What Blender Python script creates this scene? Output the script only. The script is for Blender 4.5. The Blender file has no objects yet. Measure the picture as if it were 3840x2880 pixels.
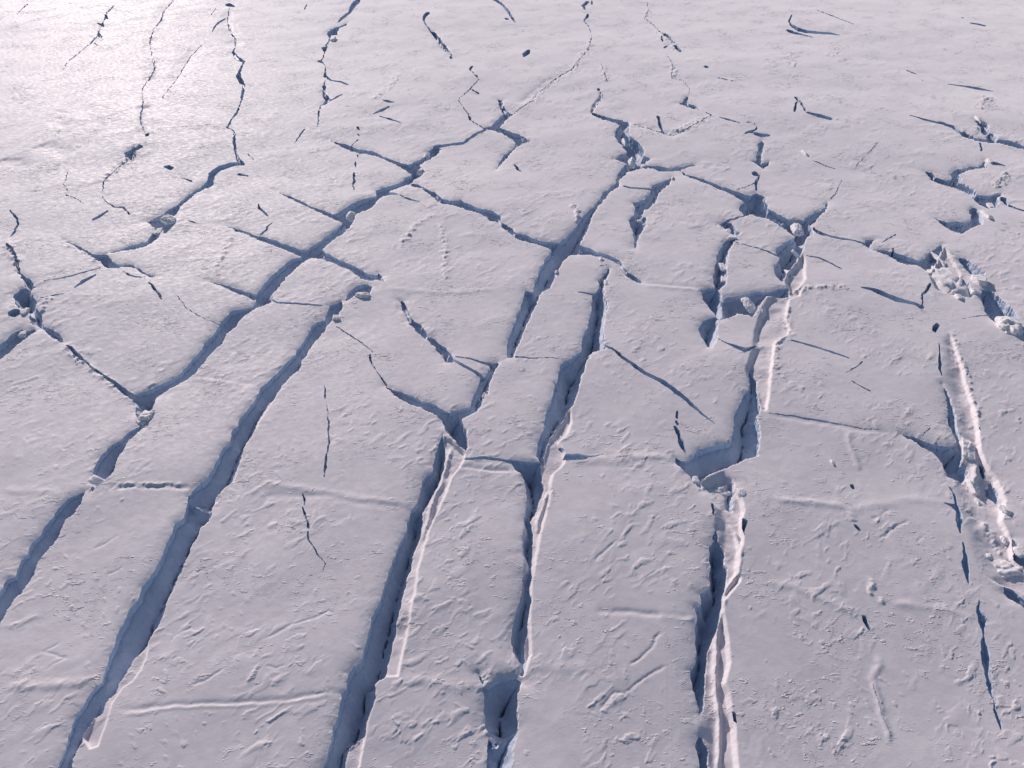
import bpy, math, random
import numpy as np
from mathutils import Vector

# ---------------------------------------------------------------- camera, sky, sun, exposure
scene = bpy.context.scene
CAM_H = 300.0                      # metres above the ice
PITCH = math.radians(38.7)         # below the horizon
FOCAL = 2880.0                     # in survey pixels, for a 3840 x 2880 sheet
cam_data = bpy.data.cameras.new("camera")
cam_data.sensor_fit = 'HORIZONTAL'
cam_data.sensor_width = 36.0
cam_data.lens = 27.0
cam_data.clip_start = 1.0
cam_data.clip_end = 200000.0
cam = bpy.data.objects.new("camera", cam_data)
scene.collection.objects.link(cam)
cam.location = (0, 0, CAM_H)
cam.rotation_euler = (math.pi / 2 - PITCH, 0, 0)
scene.camera = cam

SUN_EL = math.radians(17.0)
SUN_AZ = math.radians(-26.0)       # measured from straight ahead (+y), negative = to the left
sdir = Vector((math.sin(SUN_AZ) * math.cos(SUN_EL), math.cos(SUN_AZ) * math.cos(SUN_EL), math.sin(SUN_EL)))
sun_data = bpy.data.lights.new("sun", 'SUN')
sun_data.energy = 4.4
sun_data.angle = math.radians(0.6)
sun_data.color = (1.0, 0.885, 0.835)
sun = bpy.data.objects.new("sun", sun_data)
scene.collection.objects.link(sun)
sun.rotation_euler = (-sdir).to_track_quat('-Z', 'Y').to_euler()

world = bpy.data.worlds.new("World")
scene.world = world
world.use_nodes = True
wn, wl = world.node_tree.nodes, world.node_tree.links
wn.clear()
sky = wn.new('ShaderNodeTexSky')
sky.sky_type = 'NISHITA'
sky.sun_disc = False
sky.sun_elevation = SUN_EL
sky.sun_rotation = SUN_AZ
sky.altitude = 1500
sky.air_density = 1.0
sky.dust_density = 0.6
sky.ozone_density = 1.5
bg = wn.new('ShaderNodeBackground')
bg.inputs['Strength'].default_value = 0.090
wo = wn.new('ShaderNodeOutputWorld')
wl.new(sky.outputs[0], bg.inputs['Color'])
wl.new(bg.outputs[0], wo.inputs['Surface'])

scene.view_settings.view_transform = 'Standard'
scene.view_settings.look = 'None'
scene.view_settings.exposure = -0.13
scene.view_settings.gamma = 1.0
scene.cycles.max_bounces = 6
scene.cycles.diffuse_bounces = 4
scene.cycles.use_denoising = True
# ---------------------------------------------------------------- survey of the glacier
# Every outline is a list of surveyed rim points, written per map sheet "col,row: x y x y ...",
# later laid out on the ground in metres.  C = open crevasse, K = thin crack (x y width), P = small hole.
FEATURES = []
def C(label, pts, k=.45, c=.8, dmax=26, roll=1.2, jag=1.0):
    FEATURES.append(dict(kind='crevasse', label=label, polys=pts, k=k, c=c, dmax=dmax, roll=roll, jag=jag))
def K(label, pts, c=2.1, k=.1, dmax=9, roll=.35, jag=.7):
    FEATURES.append(dict(kind='crack', label=label, lines=pts, k=k, c=c, dmax=dmax, roll=roll, jag=jag))
def P(label, pts, c=7, k=.0, dmax=25, roll=.3, jag=.4):
    FEATURES.append(dict(kind='hole', label=label, polys=pts, k=k, c=c, dmax=dmax, roll=roll, jag=jag))

# --- left side
C("blue crevasse leaving the lower left edge of the picture below the shining snow bridge",
  "0,2: 735 905 600 950 560 990 500 1040 460 1100 400 1160 370 1210 340 1270 270 1340 230 1390 215 1440 165 1490 140 1570 110 1640 / 0,3: 40 0 0 80 -100 250 -220 420 -220 640 -60 470 0 370 50 290 100 210 180 100 250 0 / 0,2: 270 1620 310 1530 360 1460 430 1370 500 1270 530 1210 550 1150 640 1100 650 1060 690 1000")
C("lens shaped blue crevasse between the round snow plug and the shining snow bridge",
  "0,2: 1195 345 1130 370 1070 420 1020 470 930 520 870 590 830 650 800 720 775 780 770 840 800 880 870 850 930 790 975 755 980 715 1000 660 1030 600 1070 540 1110 470 1190 390 1230 355")
C("dark three armed pit where the diagonal crack meets two blue crevasses",
  "0,2: 1020 0 1060 60 1130 110 1155 150 1160 210 1180 290 1195 350 1230 355 1290 290 1310 240 1310 170 1345 90 1310 5 1240 30 1150 55 1110 30 1060 -5")
C("winding blue crevasse climbing from the three armed pit to the first crossing",
  "0,2: 1150 55 1240 30 1310 5 / 0,1: 1330 1650 1470 1590 1560 1530 1640 1440 1700 1380 1740 1340 1750 1290 1830 1230 1860 1180 1900 1130 1940 1070 2010 1020 2100 1000 2180 985 2212 930 / 1,1: 0 880 60 810 130 720 210 650 290 580 350 560 385 550 480 555 420 590 340 660 250 750 190 830 130 880 150 920 130 950 60 980 0 1000 / 0,1: 2180 1020 2090 1080 2050 1130 2020 1170 1960 1210 1920 1290 1880 1330 1830 1370 1780 1420 1720 1500 1660 1560 1590 1610 1500 1659 / 0,2: 1440 30 1345 85 1290 110", k=.35)
C("blue crevasse with an angular snow slab wedged in it, above the first crossing",
  "1,1: 385 550 430 490 560 410 650 340 740 280 740 265 690 240 690 190 780 130 820 100 930 60 1040 40 / 1,0: 1030 1650 1100 1620 1230 1580 1340 1505 1400 1530 1330 1590 1250 1620 1160 1659 / 1,1: 1060 70 1020 120 960 165 880 185 850 230 840 265 770 350 680 400 600 460 560 490 540 555", k=.35)
C("narrow blue crevasse slanting across the first crossing and hooking at its right end",
  "0,1: 1945 268 2030 300 2110 320 2212 365 / 1,1: 60 375 130 400 220 430 310 460 400 490 560 490 640 530 700 570 800 610 880 650 960 700 1050 715 1060 695 1090 730 1105 780 1060 755 980 765 900 745 840 690 760 655 660 610 570 570 385 550 280 500 160 460 90 430 0 400 / 0,1: 2130 355 2030 320")
C("thin dark cleft slanting down into the crevasse with the wedged slab",
  "1,0: 150 1630 200 1655 / 1,1: 290 28 400 76 500 130 600 160 660 188 700 185 745 265 690 238 640 218 580 190 490 146 380 95 300 55 220 12", c=1.5)
C("thin blue cleft running right into the winding crevasse below the first crossing",
  "0,1: 1800 765 1950 805 2050 835 2150 865 2212 885 / 1,1: 20 900 -20 935 / 0,1: 2100 892 2000 855 1920 818 1850 790", c=1.3)
C("short hooked crevasse with crumbling snow lip above the long straight crevasse",
  "1,1: 960 790 880 800 820 840 780 890 780 930 800 925 860 890 920 890 980 880 1005 820")
C("long blue crevasse running down left from the crumbling snow lip to the snow step",
  "1,1: 745 930 700 950 640 970 610 1020 590 1090 530 1100 480 1150 440 1210 410 1260 370 1320 330 1390 280 1440 230 1500 150 1570 90 1630 / 1,2: 30 30 / 0,2: 2180 150 2130 210 2070 280 2050 340 2000 380 1990 440 1980 490 1930 530 1900 580 1860 650 1840 720 1790 780 1720 840 1670 890 1620 950 1610 1000 1640 1020 1780 1030 1840 1040 1850 990 1870 950 1940 880 1990 850 2000 780 2050 700 2090 580 2130 490 2180 420 2205 340 / 1,2: 40 250 100 150 170 90 230 0 / 1,1: 250 1640 300 1580 370 1530 400 1450 450 1370 500 1300 550 1230 590 1190 620 1140 660 1090 700 1060 740 1010", k=.35)
C("widest long blue crevasse leaving the bottom edge near the lower left corner",
  "0,2: 1610 1010 1600 1060 1580 1130 1510 1180 1480 1250 1440 1320 1410 1400 1380 1480 1330 1580 1280 1650 / 0,3: 1220 60 1170 180 1100 270 1070 340 1020 440 990 530 950 620 920 720 900 810 870 890 800 960 740 1040 690 1130 640 1220 610 1310 580 1400 550 1500 510 1600 490 1659 430 1860 540 1860 615 1659 630 1570 690 1460 730 1350 800 1220 870 1170 890 1110 930 1040 980 990 1010 910 1060 830 1100 770 1150 700 1200 640 1260 570 1310 490 1370 400 1410 300 1440 200 1490 90 1540 0 / 0,2: 1600 1500 1650 1400 1700 1300 1730 1220 1800 1170 1825 1100 1845 1000", k=.3)
C("bluish crevasse with a blunt bay on its left, at the picture's left edge",
  "0,1: 155 690 200 720 260 750 290 800 310 820 270 840 280 900 310 950 310 990 350 1040 370 1130 345 1160 330 1175 280 1130 250 1090 250 1040 210 1000 150 980 110 930 120 870 180 830 225 820 210 780 180 740")
C("narrow blue cleft going down right from the bluish crevasse with the blunt bay",
  "0,1: 345 1130 430 1165 500 1205 540 1270 510 1280 440 1230 370 1170 340 1165")
P("small oval sink hole beside the blunt bay at the left edge",
  "0,1: 60 1030 110 1000 160 1000 175 1040 120 1070 65 1060")
C("blue crevasse cut off by the left edge with a snow block stuck in it",
  "0,1: -200 1390 0 1270 90 1200 170 1160 220 1180 280 1160 300 1180 240 1220 180 1260 120 1310 50 1370 0 1400 -200 1540")
C("curved crevasse tapering to a point left of a shining snow block",
  "0,0: 1800 1560 / 0,1: 1640 0 1560 70 1500 110 1400 180 1260 245 1310 280 1340 310 1290 380 1260 420 1150 450 1050 480 920 525 1060 503 1180 490 1270 460 1350 400 1400 330 1430 280 1450 230 1530 170 1550 120 1600 80 1690 0 / 0,0: 1830 1590", k=.35)
K("ribbon of blue crack joining the far zigzag crack to the tapering crevasse",
  "0,0: 2095 1410 25 2000 1420 38 1900 1450 46 1830 1500 56 1815 1570 62 1780 1600 55", c=1.6)
C("branching blue crevasse with a curved tail on the left of the picture",
  "0,1: 550 410 690 462 750 497 810 530 860 532 915 530 950 570 990 610 1040 622 1100 620 1150 630 1220 670 1300 715 1352 738 1300 738 1230 695 1150 655 1050 642 1020 655 920 655 870 610 800 565 740 525 660 475")
K("short curved crack under the tail of the branching crevasse", "0,1: 1290 790 16 1340 840 26 1390 910 18 1400 940 6")
K("short slanting blue gash left of the branching crevasse", "0,1: 650 825 12 720 770 32 780 740 26 830 715 10")
K("long hair thin crack running left from the branching crevasse", "0,1: 380 770 6 550 740 11 700 700 13 880 650 9", c=1.4)
K("hair thin crack ending beside the bright drift at the left edge", "0,1: 310 915 7 430 895 9 570 873 9", c=1.4)
K("small fork crack hanging from the branching crevasse", "0,1: 1060 690 8 1100 710 14 1160 735 16 1225 742 8")
K("broken crack dropping down the left edge of the picture",
  "0,1: 90 170 12 150 230 26 155 280 26 130 340 20 95 378 18 | 0,1: 55 450 16 100 490 30 140 560 22 155 640 26 165 700 30")
K("long diagonal crack running from the left edge down to the three armed pit",
  "0,1: 560 1305 14 600 1330 32 650 1375 36 760 1475 14 900 1570 20 980 1620 36 / 0,2: 1040 20 55 1080 50 50")
K("ragged crack below a pinch of bright snow on the upper left", "0,1: 800 240 16 860 210 24 930 165 16 | 0,1: 965 118 16 1000 130 12 1060 130 18 1120 190 10")
K("faint arc shaped crack on the upper left snow", "0,1: 570 30 6 660 60 9 725 103 6", c=1.2)
K("tiny slit right of the shining block in the tapering crevasse", "0,1: 1625 240 6 1670 252 12 1705 265 9")
K("hair crack slanting down to the winding crevasse", "0,1: 1530 895 6 1620 1010 9 1760 1090 9 1890 1135 8", c=1.2)

# --- top left
K("far zigzag crack with many small dark teeth, upper left",
  "0,0: 2010 440 22 2050 500 42 2110 530 30 2080 600 20 2060 660 44 2085 710 44 2110 745 26 2095 830 24 2080 900 12 2050 980 18 2000 1050 16 1968 1115 24 2020 1140 12 2030 1180 16 2025 1250 26 2040 1330 22 2060 1380 30 2100 1415 34", c=1.6)
C("angular blue hole at the elbow of a far broken crack", "0,0: 1210 1275 1150 1290 1080 1330 1080 1360 1130 1380 1145 1412 1165 1380 1150 1350 1180 1320 1225 1288 1235 1270")
P("dark dimple at the end of the angular blue hole's snowy ridge", "0,0: 1255 1180 1310 1165 1290 1195 1262 1205")
P("small dark pit alone beside a pale heap, upper left", "0,0: 1405 1440 1460 1428 1510 1450 1480 1472 1450 1466")
K("thin dark stroke in the top left corner", "0,0: 150 135 4 200 80 9 240 45 15")
K("slim curved crack left of the topmost dark hole", "0,0: 1832 275 8 1870 210 18 1955 150 8 | 0,0: 1825 135 5 1865 85 9")
P("topmost dark hole at the head of the far zigzag crack", "0,0: 1945 42 1985 32 2030 55 2030 70 1990 66 1955 60")
K("far crack of three bright edged notches, top left", "0,0: 848 205 14 895 222 22 | 0,0: 850 285 16 872 322 26 | 0,0: 815 375 14 850 398 9 | 0,0: 910 130 14 930 165 20")
K("small bent crack on the far left snow", "0,0: 585 1480 5 578 1545 9 552 1600 9 585 1652 9")
K("pair of tiny clefts under a crumbling white ridge, upper left", "0,0: 992 1490 12 960 1515 12 | 0,0: 895 1580 9 890 1625 12")
K("two small slits beside the sunlit mound, upper left", "0,0: 1570 1530 9 1660 1562 20 | 0,0: 2060 1500 20 2145 1512 12")

# --- top centre
C("jagged blue gash of the upper centre left of the snow chunks", "1,0: 798 188 780 217 722 233 705 265 700 292 640 300 628 325 610 270 660 240 740 210")
K("crack entering the top edge above the jagged blue gash", "1,0: 890 -40 40 880 10 44 840 45 46 805 110 26 735 165 22 705 195 12", c=1.5)
P("small blue notch below the jagged gash", "1,0: 558 398 622 388 600 428 578 430")
K("thin crooked crack leading right from the far notch", "1,0: 535 515 20 580 530 12 600 580 8 595 650 24 650 690 16 720 700 15 795 728 16", c=1.5)
C("little S shaped blue crevasse of the upper centre", "1,0: 575 735 607 735 605 810 645 850 640 880 590 910 560 918 600 868 570 820")
K("short shaded slit right of the S shaped crevasse", "1,0: 640 870 8 700 840 16 750 815 8")
K("tiny crack under the S shaped crevasse", "1,0: 540 965 14 540 1005 14 | 1,0: 415 1120 16 330 1240 8")
K("dotted crack falling straight down the upper centre slab",
  "1,0: 880 1100 20 890 1118 16 | 1,0: 880 1155 12 895 1170 14 | 1,0: 880 1330 14 880 1350 10 | 1,0: 860 1395 15 862 1440 12 | 1,0: 847 1490 16 845 1590 22 | 1,0: 840 1605 14 850 1645 10 | 1,0: 880 1200 10 820 1255 10")
K("faint chevron crack of the upper centre", "1,0: 1010 980 10 1090 950 24 1155 918 10 | 1,0: 1060 1000 8 1160 1030 16 1255 1062 8 | 1,0: 1090 870 8 1140 880 20 1195 887 8", c=1.2)
P("dark crescent hole at the top centre", "1,0: 1500 105 1470 108 1440 140 1440 180 1455 188 1470 150 1505 122")
C("short dark slot stepping down right of the crescent hole", "1,0: 1500 265 1540 265 1590 320 1605 350 1650 400 1672 435 1640 442 1590 392 1560 352 1530 302", c=1.4)
P("tiny hole just past the short stepping slot", "1,0: 1668 482 1700 488 1692 508 1676 503")
P("small dark diamond hole above a crooked bright crack", "1,0: 1885 562 1862 600 1838 608 1850 575")
K("crooked crack with bright lips below the dark diamond hole", "1,0: 1900 655 14 1910 668 12 | 1,0: 1820 800 8 1855 770 10 1925 808 18")
K("slender crack with a black tip pointing to the Y shaped crevasse", "1,0: 1832 975 14 1848 1022 26 1856 1030 10")
K("crack with snowy inner edge cut by the top edge", "1,0: 2040 -20 20 2130 40 22 2180 100 20 2220 165 20 2240 190 10 | 1,0: 2155 160 20 2185 165 14")
K("faint hairline in the bright snow near the top", "1,0: 440 30 8 422 85 14")
C("upper arm of the Y shaped crevasse reaching up from its fork",
  "1,0: 2090 850 2130 860 2130 900 2165 945 2212 975 2212 992 2150 1040 2100 1090 2010 1112 1960 1088 2030 1080 2090 1010 2135 970 2105 920")
C("hook shaped blue crevasse right of the Y fork",
  "1,0: 2010 1105 2100 1085 2212 1130 / 2,0: 60 1150 110 1175 160 1220 80 1235 20 1280 0 1300 / 1,0: 2180 1340 2100 1430 2070 1462 2090 1410 2130 1340 2212 1275 / 2,0: 40 1230 0 1195 / 1,0: 2120 1142")
K("narrow shaded crack running left from the Y fork to a fallen snow plug", "1,0: 1540 1255 24 1650 1240 20 1790 1225 22 1880 1165 26 1985 1110 20", c=1.4)
C("blue junction crevasse holding a white snow plug",
  "1,0: 1310 1420 1450 1345 1470 1290 1540 1255 1600 1268 1560 1330 1500 1365 1450 1390 1410 1420 1460 1480 1410 1532 1340 1502 1280 1462", k=.3)
C("long blue trench slanting right into the junction with the snow plug",
  "1,0: 620 1198 700 1218 790 1240 880 1272 1000 1288 1100 1338 1230 1388 1320 1420 1340 1502 1280 1460 1180 1402 1080 1352 980 1322 880 1310 810 1292 720 1248 650 1215")
C("blue trench stepping right from the junction to the central crossing",
  "1,0: 1335 1585 1400 1590 1500 1650 / 1,1: 1540 0 1600 60 1680 88 1760 80 1850 120 1960 160 2060 180 2110 220 2122 270 2212 318 / 2,1: 40 362 120 380 220 420 330 440 410 440 350 512 280 480 180 450 80 430 20 400 / 1,1: 2130 312 2100 272 2020 260 1980 220 1900 190 1800 162 1730 132 1650 122 1590 112 1530 50 1460 0 / 1,0: 1440 1640 1350 1612")
K("short slot beside the pale slab above the first crossing", "1,1: 1085 42 18 1150 25 28 1225 32 10")
K("dark slit on the pale slab above the first crossing", "1,1: 1240 38 8 1330 75 16 1418 96 10")
K("broken crack falling down the slab left of the first crossing", "1,1: 15 100 12 30 140 20 90 190 22 105 205 14 | 1,1: 150 250 8 95 300 16 85 325 22 30 365 10 | 0,1: 2140 -330 8 2190 -280 10")
K("hair crack running right from a blunt bay of the winding crevasse", "1,1: 130 920 26 185 955 14 310 960 13 430 970 18 590 977 8")
K("thin crack wandering down from the long straight crevasse past a black nick",
  "1,1: 690 1150 7 770 1200 12 900 1290 12 1020 1390 7 | 1,1: 985 1405 14 990 1450 22 1005 1495 10 1050 1560 8 1110 1645 18 / 1,2: 1130 10 14")

# --- centre
C("tongue shaped blue crevasse curving into the central forked pit",
  "1,2: 1110 5 1180 48 1250 68 1350 108 1440 150 1540 180 1600 218 1680 262 1650 340 1600 322 1560 280 1500 250 1430 212 1330 182 1240 132 1180 82 1130 32")
C("central forked pit with deep dark blue throat",
  "1,2: 1665 258 1600 322 1620 370 1660 430 1710 490 1760 550 1822 590 1832 520 1815 430 1785 340 1780 300 1790 270 1740 230", c=1.1, k=.3)
C("crevasse rising right from the central forked pit to a blunt snowy head",
  "1,2: 1665 260 1760 225 1850 200 1870 140 1900 50 1920 0 / 1,1: 1940 1620 1980 1590 2022 1530 2008 1488 2082 1478 2090 1500 2060 1560 2040 1600 2020 1659 / 1,2: 2010 40 2000 90 1960 112 1950 190 1900 250 1790 300 1720 330")
C("long crevasse with dashed black floor line, cut by the bottom edge left of centre",
  "1,2: 1610 440 1570 530 1540 630 1530 740 1480 790 1430 840 1420 920 1400 1000 1380 1060 1340 1100 1310 1180 1290 1270 1240 1370 1200 1470 1160 1580 1135 1659 / 1,3: 1090 130 1060 230 1000 350 980 450 950 570 910 700 890 745 830 790 800 830 780 900 780 960 735 1010 730 1070 700 1180 660 1320 640 1440 610 1550 570 1659 520 1860 730 1860 760 1659 770 1550 800 1470 870 1400 935 1355 945 1300 960 1240 1010 1110 1020 1060 1030 1000 1030 930 1070 890 1115 870 1150 700 1190 530 1230 330 1260 180 1300 0 / 1,2: 1330 1600 1380 1380 1420 1300 1440 1100 1490 1010 1550 920 1620 740 1640 600 1625 500", k=.62, c=1.25)
C("black floored crevasse stepping down from a snowy point, right of centre left slab",
  "1,1: 1235 925 1275 940 1300 990 1320 1050 1345 1090 1440 1160 1490 1245 1530 1255 1620 1330 1680 1395 1720 1462 1690 1478 1640 1468 1590 1390 1510 1300 1470 1272 1400 1220 1340 1150 1305 1110 1300 1060 1262 1020 1255 970", k=.2)
K("ruler straight thin crack ending at the blunt snowy head", "1,1: 1700 1455 24 1780 1500 24 1880 1560 28 1975 1610 16 | 1,1: 1720 1425 9 1850 1450 14 1940 1480 20 2030 1492 24")
C("ragged blue hole with sunlit shards at the top right of the central trench",
  "2,0: 680 958 830 1008 950 1038 1012 1065 1010 1180 1090 1230 1142 1290 1140 1340 1202 1362 1170 1400 1110 1455 1000 1485 985 1400 890 1370 940 1325 1000 1308 950 1260 880 1180 900 1110 930 1082 860 1052 760 1022 700 990", k=.3)
C("long central blue crevasse running down left through the central crossing",
  "2,0: 985 1400 920 1490 890 1590 790 1659 / 2,1: 760 50 700 130 640 180 590 240 560 290 520 340 470 390 410 440 350 500 290 580 240 680 200 780 185 880 110 865 90 960 60 1030 30 1120 -10 1210 -40 1290 -50 1380 -45 1440 5 1440 50 1350 90 1260 130 1150 180 1050 220 960 250 880 330 850 370 770 370 700 400 700 430 630 490 560 570 540 580 460 630 370 670 280 720 160 790 80 850 0 / 2,0: 920 1620 930 1560 990 1490 1030 1440", k=.4)
C("blue trench curving right from the central crossing and fading out",
  "2,1: 580 458 650 478 740 528 820 542 870 570 930 600 960 650 1000 700 1060 730 1128 785 1110 802 1040 772 990 732 950 672 880 612 800 582 700 562 560 542")
K("short crack along the left brink of the slab under the ragged blue hole", "2,0: 960 1612 10 1050 1632 14 1200 1638 18")
C("tattered blue crevasse with a narrow waist, upper right of centre",
  "2,0: 1382 1528 1300 1570 1210 1600 1200 1659 / 2,1: 1150 60 1040 90 1070 140 1060 180 1010 240 1020 300 1050 380 1060 430 1045 490 1060 500 1090 420 1110 370 1150 300 1162 220 1130 215 1135 155 1180 150 1240 80 1280 0 / 2,0: 1290 1650 1360 1600 1372 1560", k=.3)
C("crevasse with a white rubble wall dropping below the slab tip, centre right",
  "2,1: 842 672 790 720 750 780 745 850 700 890 688 920 690 1000 670 1100 650 1180 620 1230 600 1300 600 1400 640 1420 700 1395 725 1390 800 1378 785 1200 800 1100 820 1030 822 980 800 930 795 830 815 760 850 690", k=.85, c=1.0)
C("broad blue crevasse under the white rubble wall, widening downward",
  "2,1: 600 1395 560 1410 500 1462 450 1470 420 1500 400 1580 385 1659 / 2,2: 370 0 350 130 300 220 280 330 270 410 230 480 215 560 210 620 240 680 250 720 275 700 285 600 320 470 420 340 480 250 520 200 550 130 580 40 / 2,1: 590 1640 620 1560 650 1470 700 1395", k=.4, c=1.0)
C("narrow blue crevasse snaking down beside sunlit banks to the snow arch",
  "2,2: 240 675 120 675 0 682 20 740 60 770 100 820 120 900 130 1000 115 1100 105 1200 125 1300 90 1370 100 1480 140 1560 140 1600 / 2,3: 95 0 85 150 20 340 0 450 -10 540 10 650 60 740 80 840 95 850 110 760 112 620 125 500 135 400 155 300 170 200 145 90 165 30 / 2,2: 165 1560 185 1330 165 1240 160 1180 210 1080 260 950 275 900 255 850 265 780", k=.6, c=1.3)
C("deep blue chasm opening below the snow arch at the bottom edge",
  "1,3: 1925 830 1960 880 1960 950 2010 960 2060 910 2120 870 2212 860 / 2,3: 60 875 85 900 60 1000 40 1100 45 1250 50 1300 0 1350 / 1,3: 2150 1380 2110 1420 2090 1455 2060 1450 2030 1420 2020 1370 1980 1290 1970 1150 1975 1020", k=.3, c=1.0, roll=1.8)
C("shallow rubble floored gully running from the deep blue chasm to the bottom edge",
  "1,3: 2000 1370 2050 1450 2110 1425 2150 1380 2212 1345 / 2,3: 50 1300 30 1400 12 1500 0 1600 -10 1860 / 1,3: 1965 1860 1985 1700 1995 1500", k=.8, c=.45, roll=.6)
K("narrow shaded cleft crossing between the central forked pit and the snaking crevasse",
  "1,2: 1805 660 20 1900 658 24 1970 650 28 2080 662 26 2212 680 30 / 2,2: 120 690 26 230 700 30", c=1.2)
K("short level cleft right of the smooth snow pillar", "2,2: 462 645 56 560 645 60 630 650 36 655 640 16 720 637 14 795 618 8", c=1.2)
K("tiny dark notch in the smooth snow pillar's right edge", "2,2: 410 548 16 430 570 20 447 584 14")
K("broken hair crack along the front lip of the small middle slab", "2,1: 30 1435 15 170 1450 12 230 1445 9 350 1450 7 440 1458 8")
K("long dark crack cutting diagonally across the slab right of the rubble wall",
  "2,1: 795 1350 16 870 1382 24 950 1450 26 1050 1520 30 1150 1590 30 1280 1655 32 / 2,2: 1330 30 42 1400 80 38 1480 140 36 1560 210 26 1650 290 18 1745 362 8")
K("beaded black crack on the slab above the broad cornice bay",
  "2,2: 1422 258 22 1424 312 24 | 2,2: 1415 340 22 1425 365 26 | 2,2: 1398 385 20 1425 430 42 1440 460 26 1455 515 50 1490 595 30 1500 620 10")
K("black slit under the sunlit tip of the small slab", "2,1: 560 885 9 640 890 16 720 902 16")
K("pencil thin level scratch on the small slab", "2,1: 690 656 5 820 645 7")
K("thin dotted vertical crack through the pebbly middle left slab",
  "1,2: 595 15 8 598 120 18 | 1,2: 610 180 9 620 280 10 628 360 16 630 430 12 628 520 18 618 590 14 | 1,2: 612 600 14 600 720 28 588 760 14 | 1,2: 595 770 12 588 800 12 | 1,2: 510 895 8 480 925 8")
K("jointed black crack running down the large lower left slab",
  "1,2: 404 945 12 415 990 20 422 1040 12 | 1,2: 405 1060 14 415 1120 20 440 1180 18 455 1240 24 | 1,2: 447 1275 14 455 1340 16 490 1400 14 525 1460 14 560 1500 10 598 1555 10 578 1605 9")

# --- right side
C("notched blue hole where the two upper right cracks meet",
  "2,0: 1442 1462 1520 1505 1600 1525 1700 1560 1800 1600 1950 1650 / 2,1: 2000 10 2070 20 2110 0 2190 30 2190 60 2212 130 2225 230 2110 212 2080 195 2010 207 1960 150 1970 110 2010 80 1930 40 1850 0 / 2,0: 1780 1630 1700 1590 1640 1572 1540 1532 1480 1500", k=.3)
C("thin blue cleft crowned by loose snow along the pale triangular slab",
  "2,0: 1120 1430 1200 1428 1280 1428 1370 1448 1480 1430 1570 1415 1592 1425 1500 1448 1430 1472 1360 1478 1290 1482 1230 1458 1160 1445")
C("blue trench dipping right into the shard filled hole",
  "2,1: 2190 100 / 3,1: 0 140 80 180 180 230 240 260 240 380 160 320 60 260 0 228 / 2,1: 2180 215")
C("shard filled blue hole with white slab leaning on its right side",
  "3,1: 170 230 260 225 350 235 358 280 392 330 385 362 340 390 315 450 300 490 280 550 230 620 150 720 130 785 60 720 50 650 80 600 100 560 75 530 70 480 150 430 232 375 160 320", k=.4, c=1.0)
C("blue horn reaching up right from the shard filled hole",
  "3,1: 517 62 495 110 470 145 400 170 310 220 345 238 360 288 400 260 450 200 500 155 520 100")
K("dark crack along the brink right of the shard filled hole", "3,1: 395 305 20 430 345 30 480 365 26 560 385 20 640 400 18 750 415 12 850 440 18")
C("long jagged V ended blue crevasse behind the big right slab",
  "3,1: 835 440 845 400 930 398 890 450 900 480 1000 490 1100 510 1200 545 1300 580 1360 560 1400 510 1470 460 1522 438 1500 510 1470 590 1430 660 1400 692 1360 660 1290 620 1210 622 1130 590 1070 550 970 512 890 482", k=.35)
P("short slot cutting the V ended crevasse's rear wall", "3,1: 1075 478 1098 480 1088 520 1084 548 1078 520")
K("stick like slit lying above the V ended crevasse", "3,1: 990 425 12 1050 390 12 1112 355 10", c=1.2)
K("thin arched crack in the left end of the big right slab", "3,1: 335 550 10 450 570 15 530 610 14 640 668 9")
K("dark crack along the lower edge of the big right slab",
  "3,1: 800 830 10 900 850 32 1000 890 38 1100 930 44 1200 955 34 1270 970 24 1335 1002 34 | 3,1: 1330 975 14 1330 890 22 1370 855 24 1400 800 32")
K("hair crack on the snow left of the rounded blue hollow", "3,1: 1680 1100 6 1780 1080 8 1890 1055 10", c=1.2)
C("rounded blue hollow above a tumbled white block, right edge",
  "3,1: 1850 822 1920 830 1990 890 2040 930 2120 1010 2180 1080 2100 1070 2060 1110 1970 1130 1900 1070 1880 1020 1840 900", k=.35)
C("small blue hollow under the domed snow hump, right",
  "3,1: 1690 728 1720 760 1770 840 1785 870 1750 902 1700 902 1600 880 1650 830 1680 780")
C("soft shadowed scoop above the domed snow hump's right shoulder",
  "3,1: 1640 545 1720 565 1790 622 1885 692 1820 702 1760 690 1700 642 1665 585", k=.7, c=.6)
C("blue bay with icicled rear wall in the upper right",
  "3,1: 1448 205 1500 220 1560 240 1630 230 1700 240 1760 220 1760 170 1740 130 1780 110 1830 130 1850 190 1870 230 1840 265 1780 280 1740 310 1690 340 1600 315 1550 280 1480 232", k=.5, c=.8)
C("winding blue trench of the far right, above the icicled bay",
  "3,0: 1360 1460 1430 1470 1460 1510 1540 1535 1600 1530 1580 1480 1640 1440 1700 1450 1760 1420 1830 1430 1875 1370 1890 1440 1770 1450 1690 1480 1650 1500 1680 1540 1650 1560 1740 1600 1820 1659 / 3,1: 1900 10 2030 0 1990 50 2000 90 1960 112 1910 120 1840 90 1780 30 1740 0 / 3,0: 1700 1630 1600 1600 1480 1560 1420 1530", k=.4)
K("small wedge crack right of the white pillar, far right", "3,0: 1930 1405 30 2000 1415 20 2055 1432 8")
K("crack leaving the right edge above the icicled bay", "3,1: 2040 50 50 2080 100 20 2150 130 16 2212 150 16 2300 180 12")
C("far dark trench running out of the right edge",
  "3,0: 1630 1140 1700 1138 1760 1170 1800 1190 1890 1198 1900 1140 1950 1150 1990 1200 2080 1203 2212 1248 2300 1275 2300 1310 2212 1277 2100 1262 2000 1232 1900 1227 1800 1210 1700 1182", k=.4)
C("small twisted blue hole just above the far dark trench", "3,0: 1775 1038 1840 1058 1900 1080 1912 1120 1880 1162 1850 1150 1840 1100")
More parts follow.
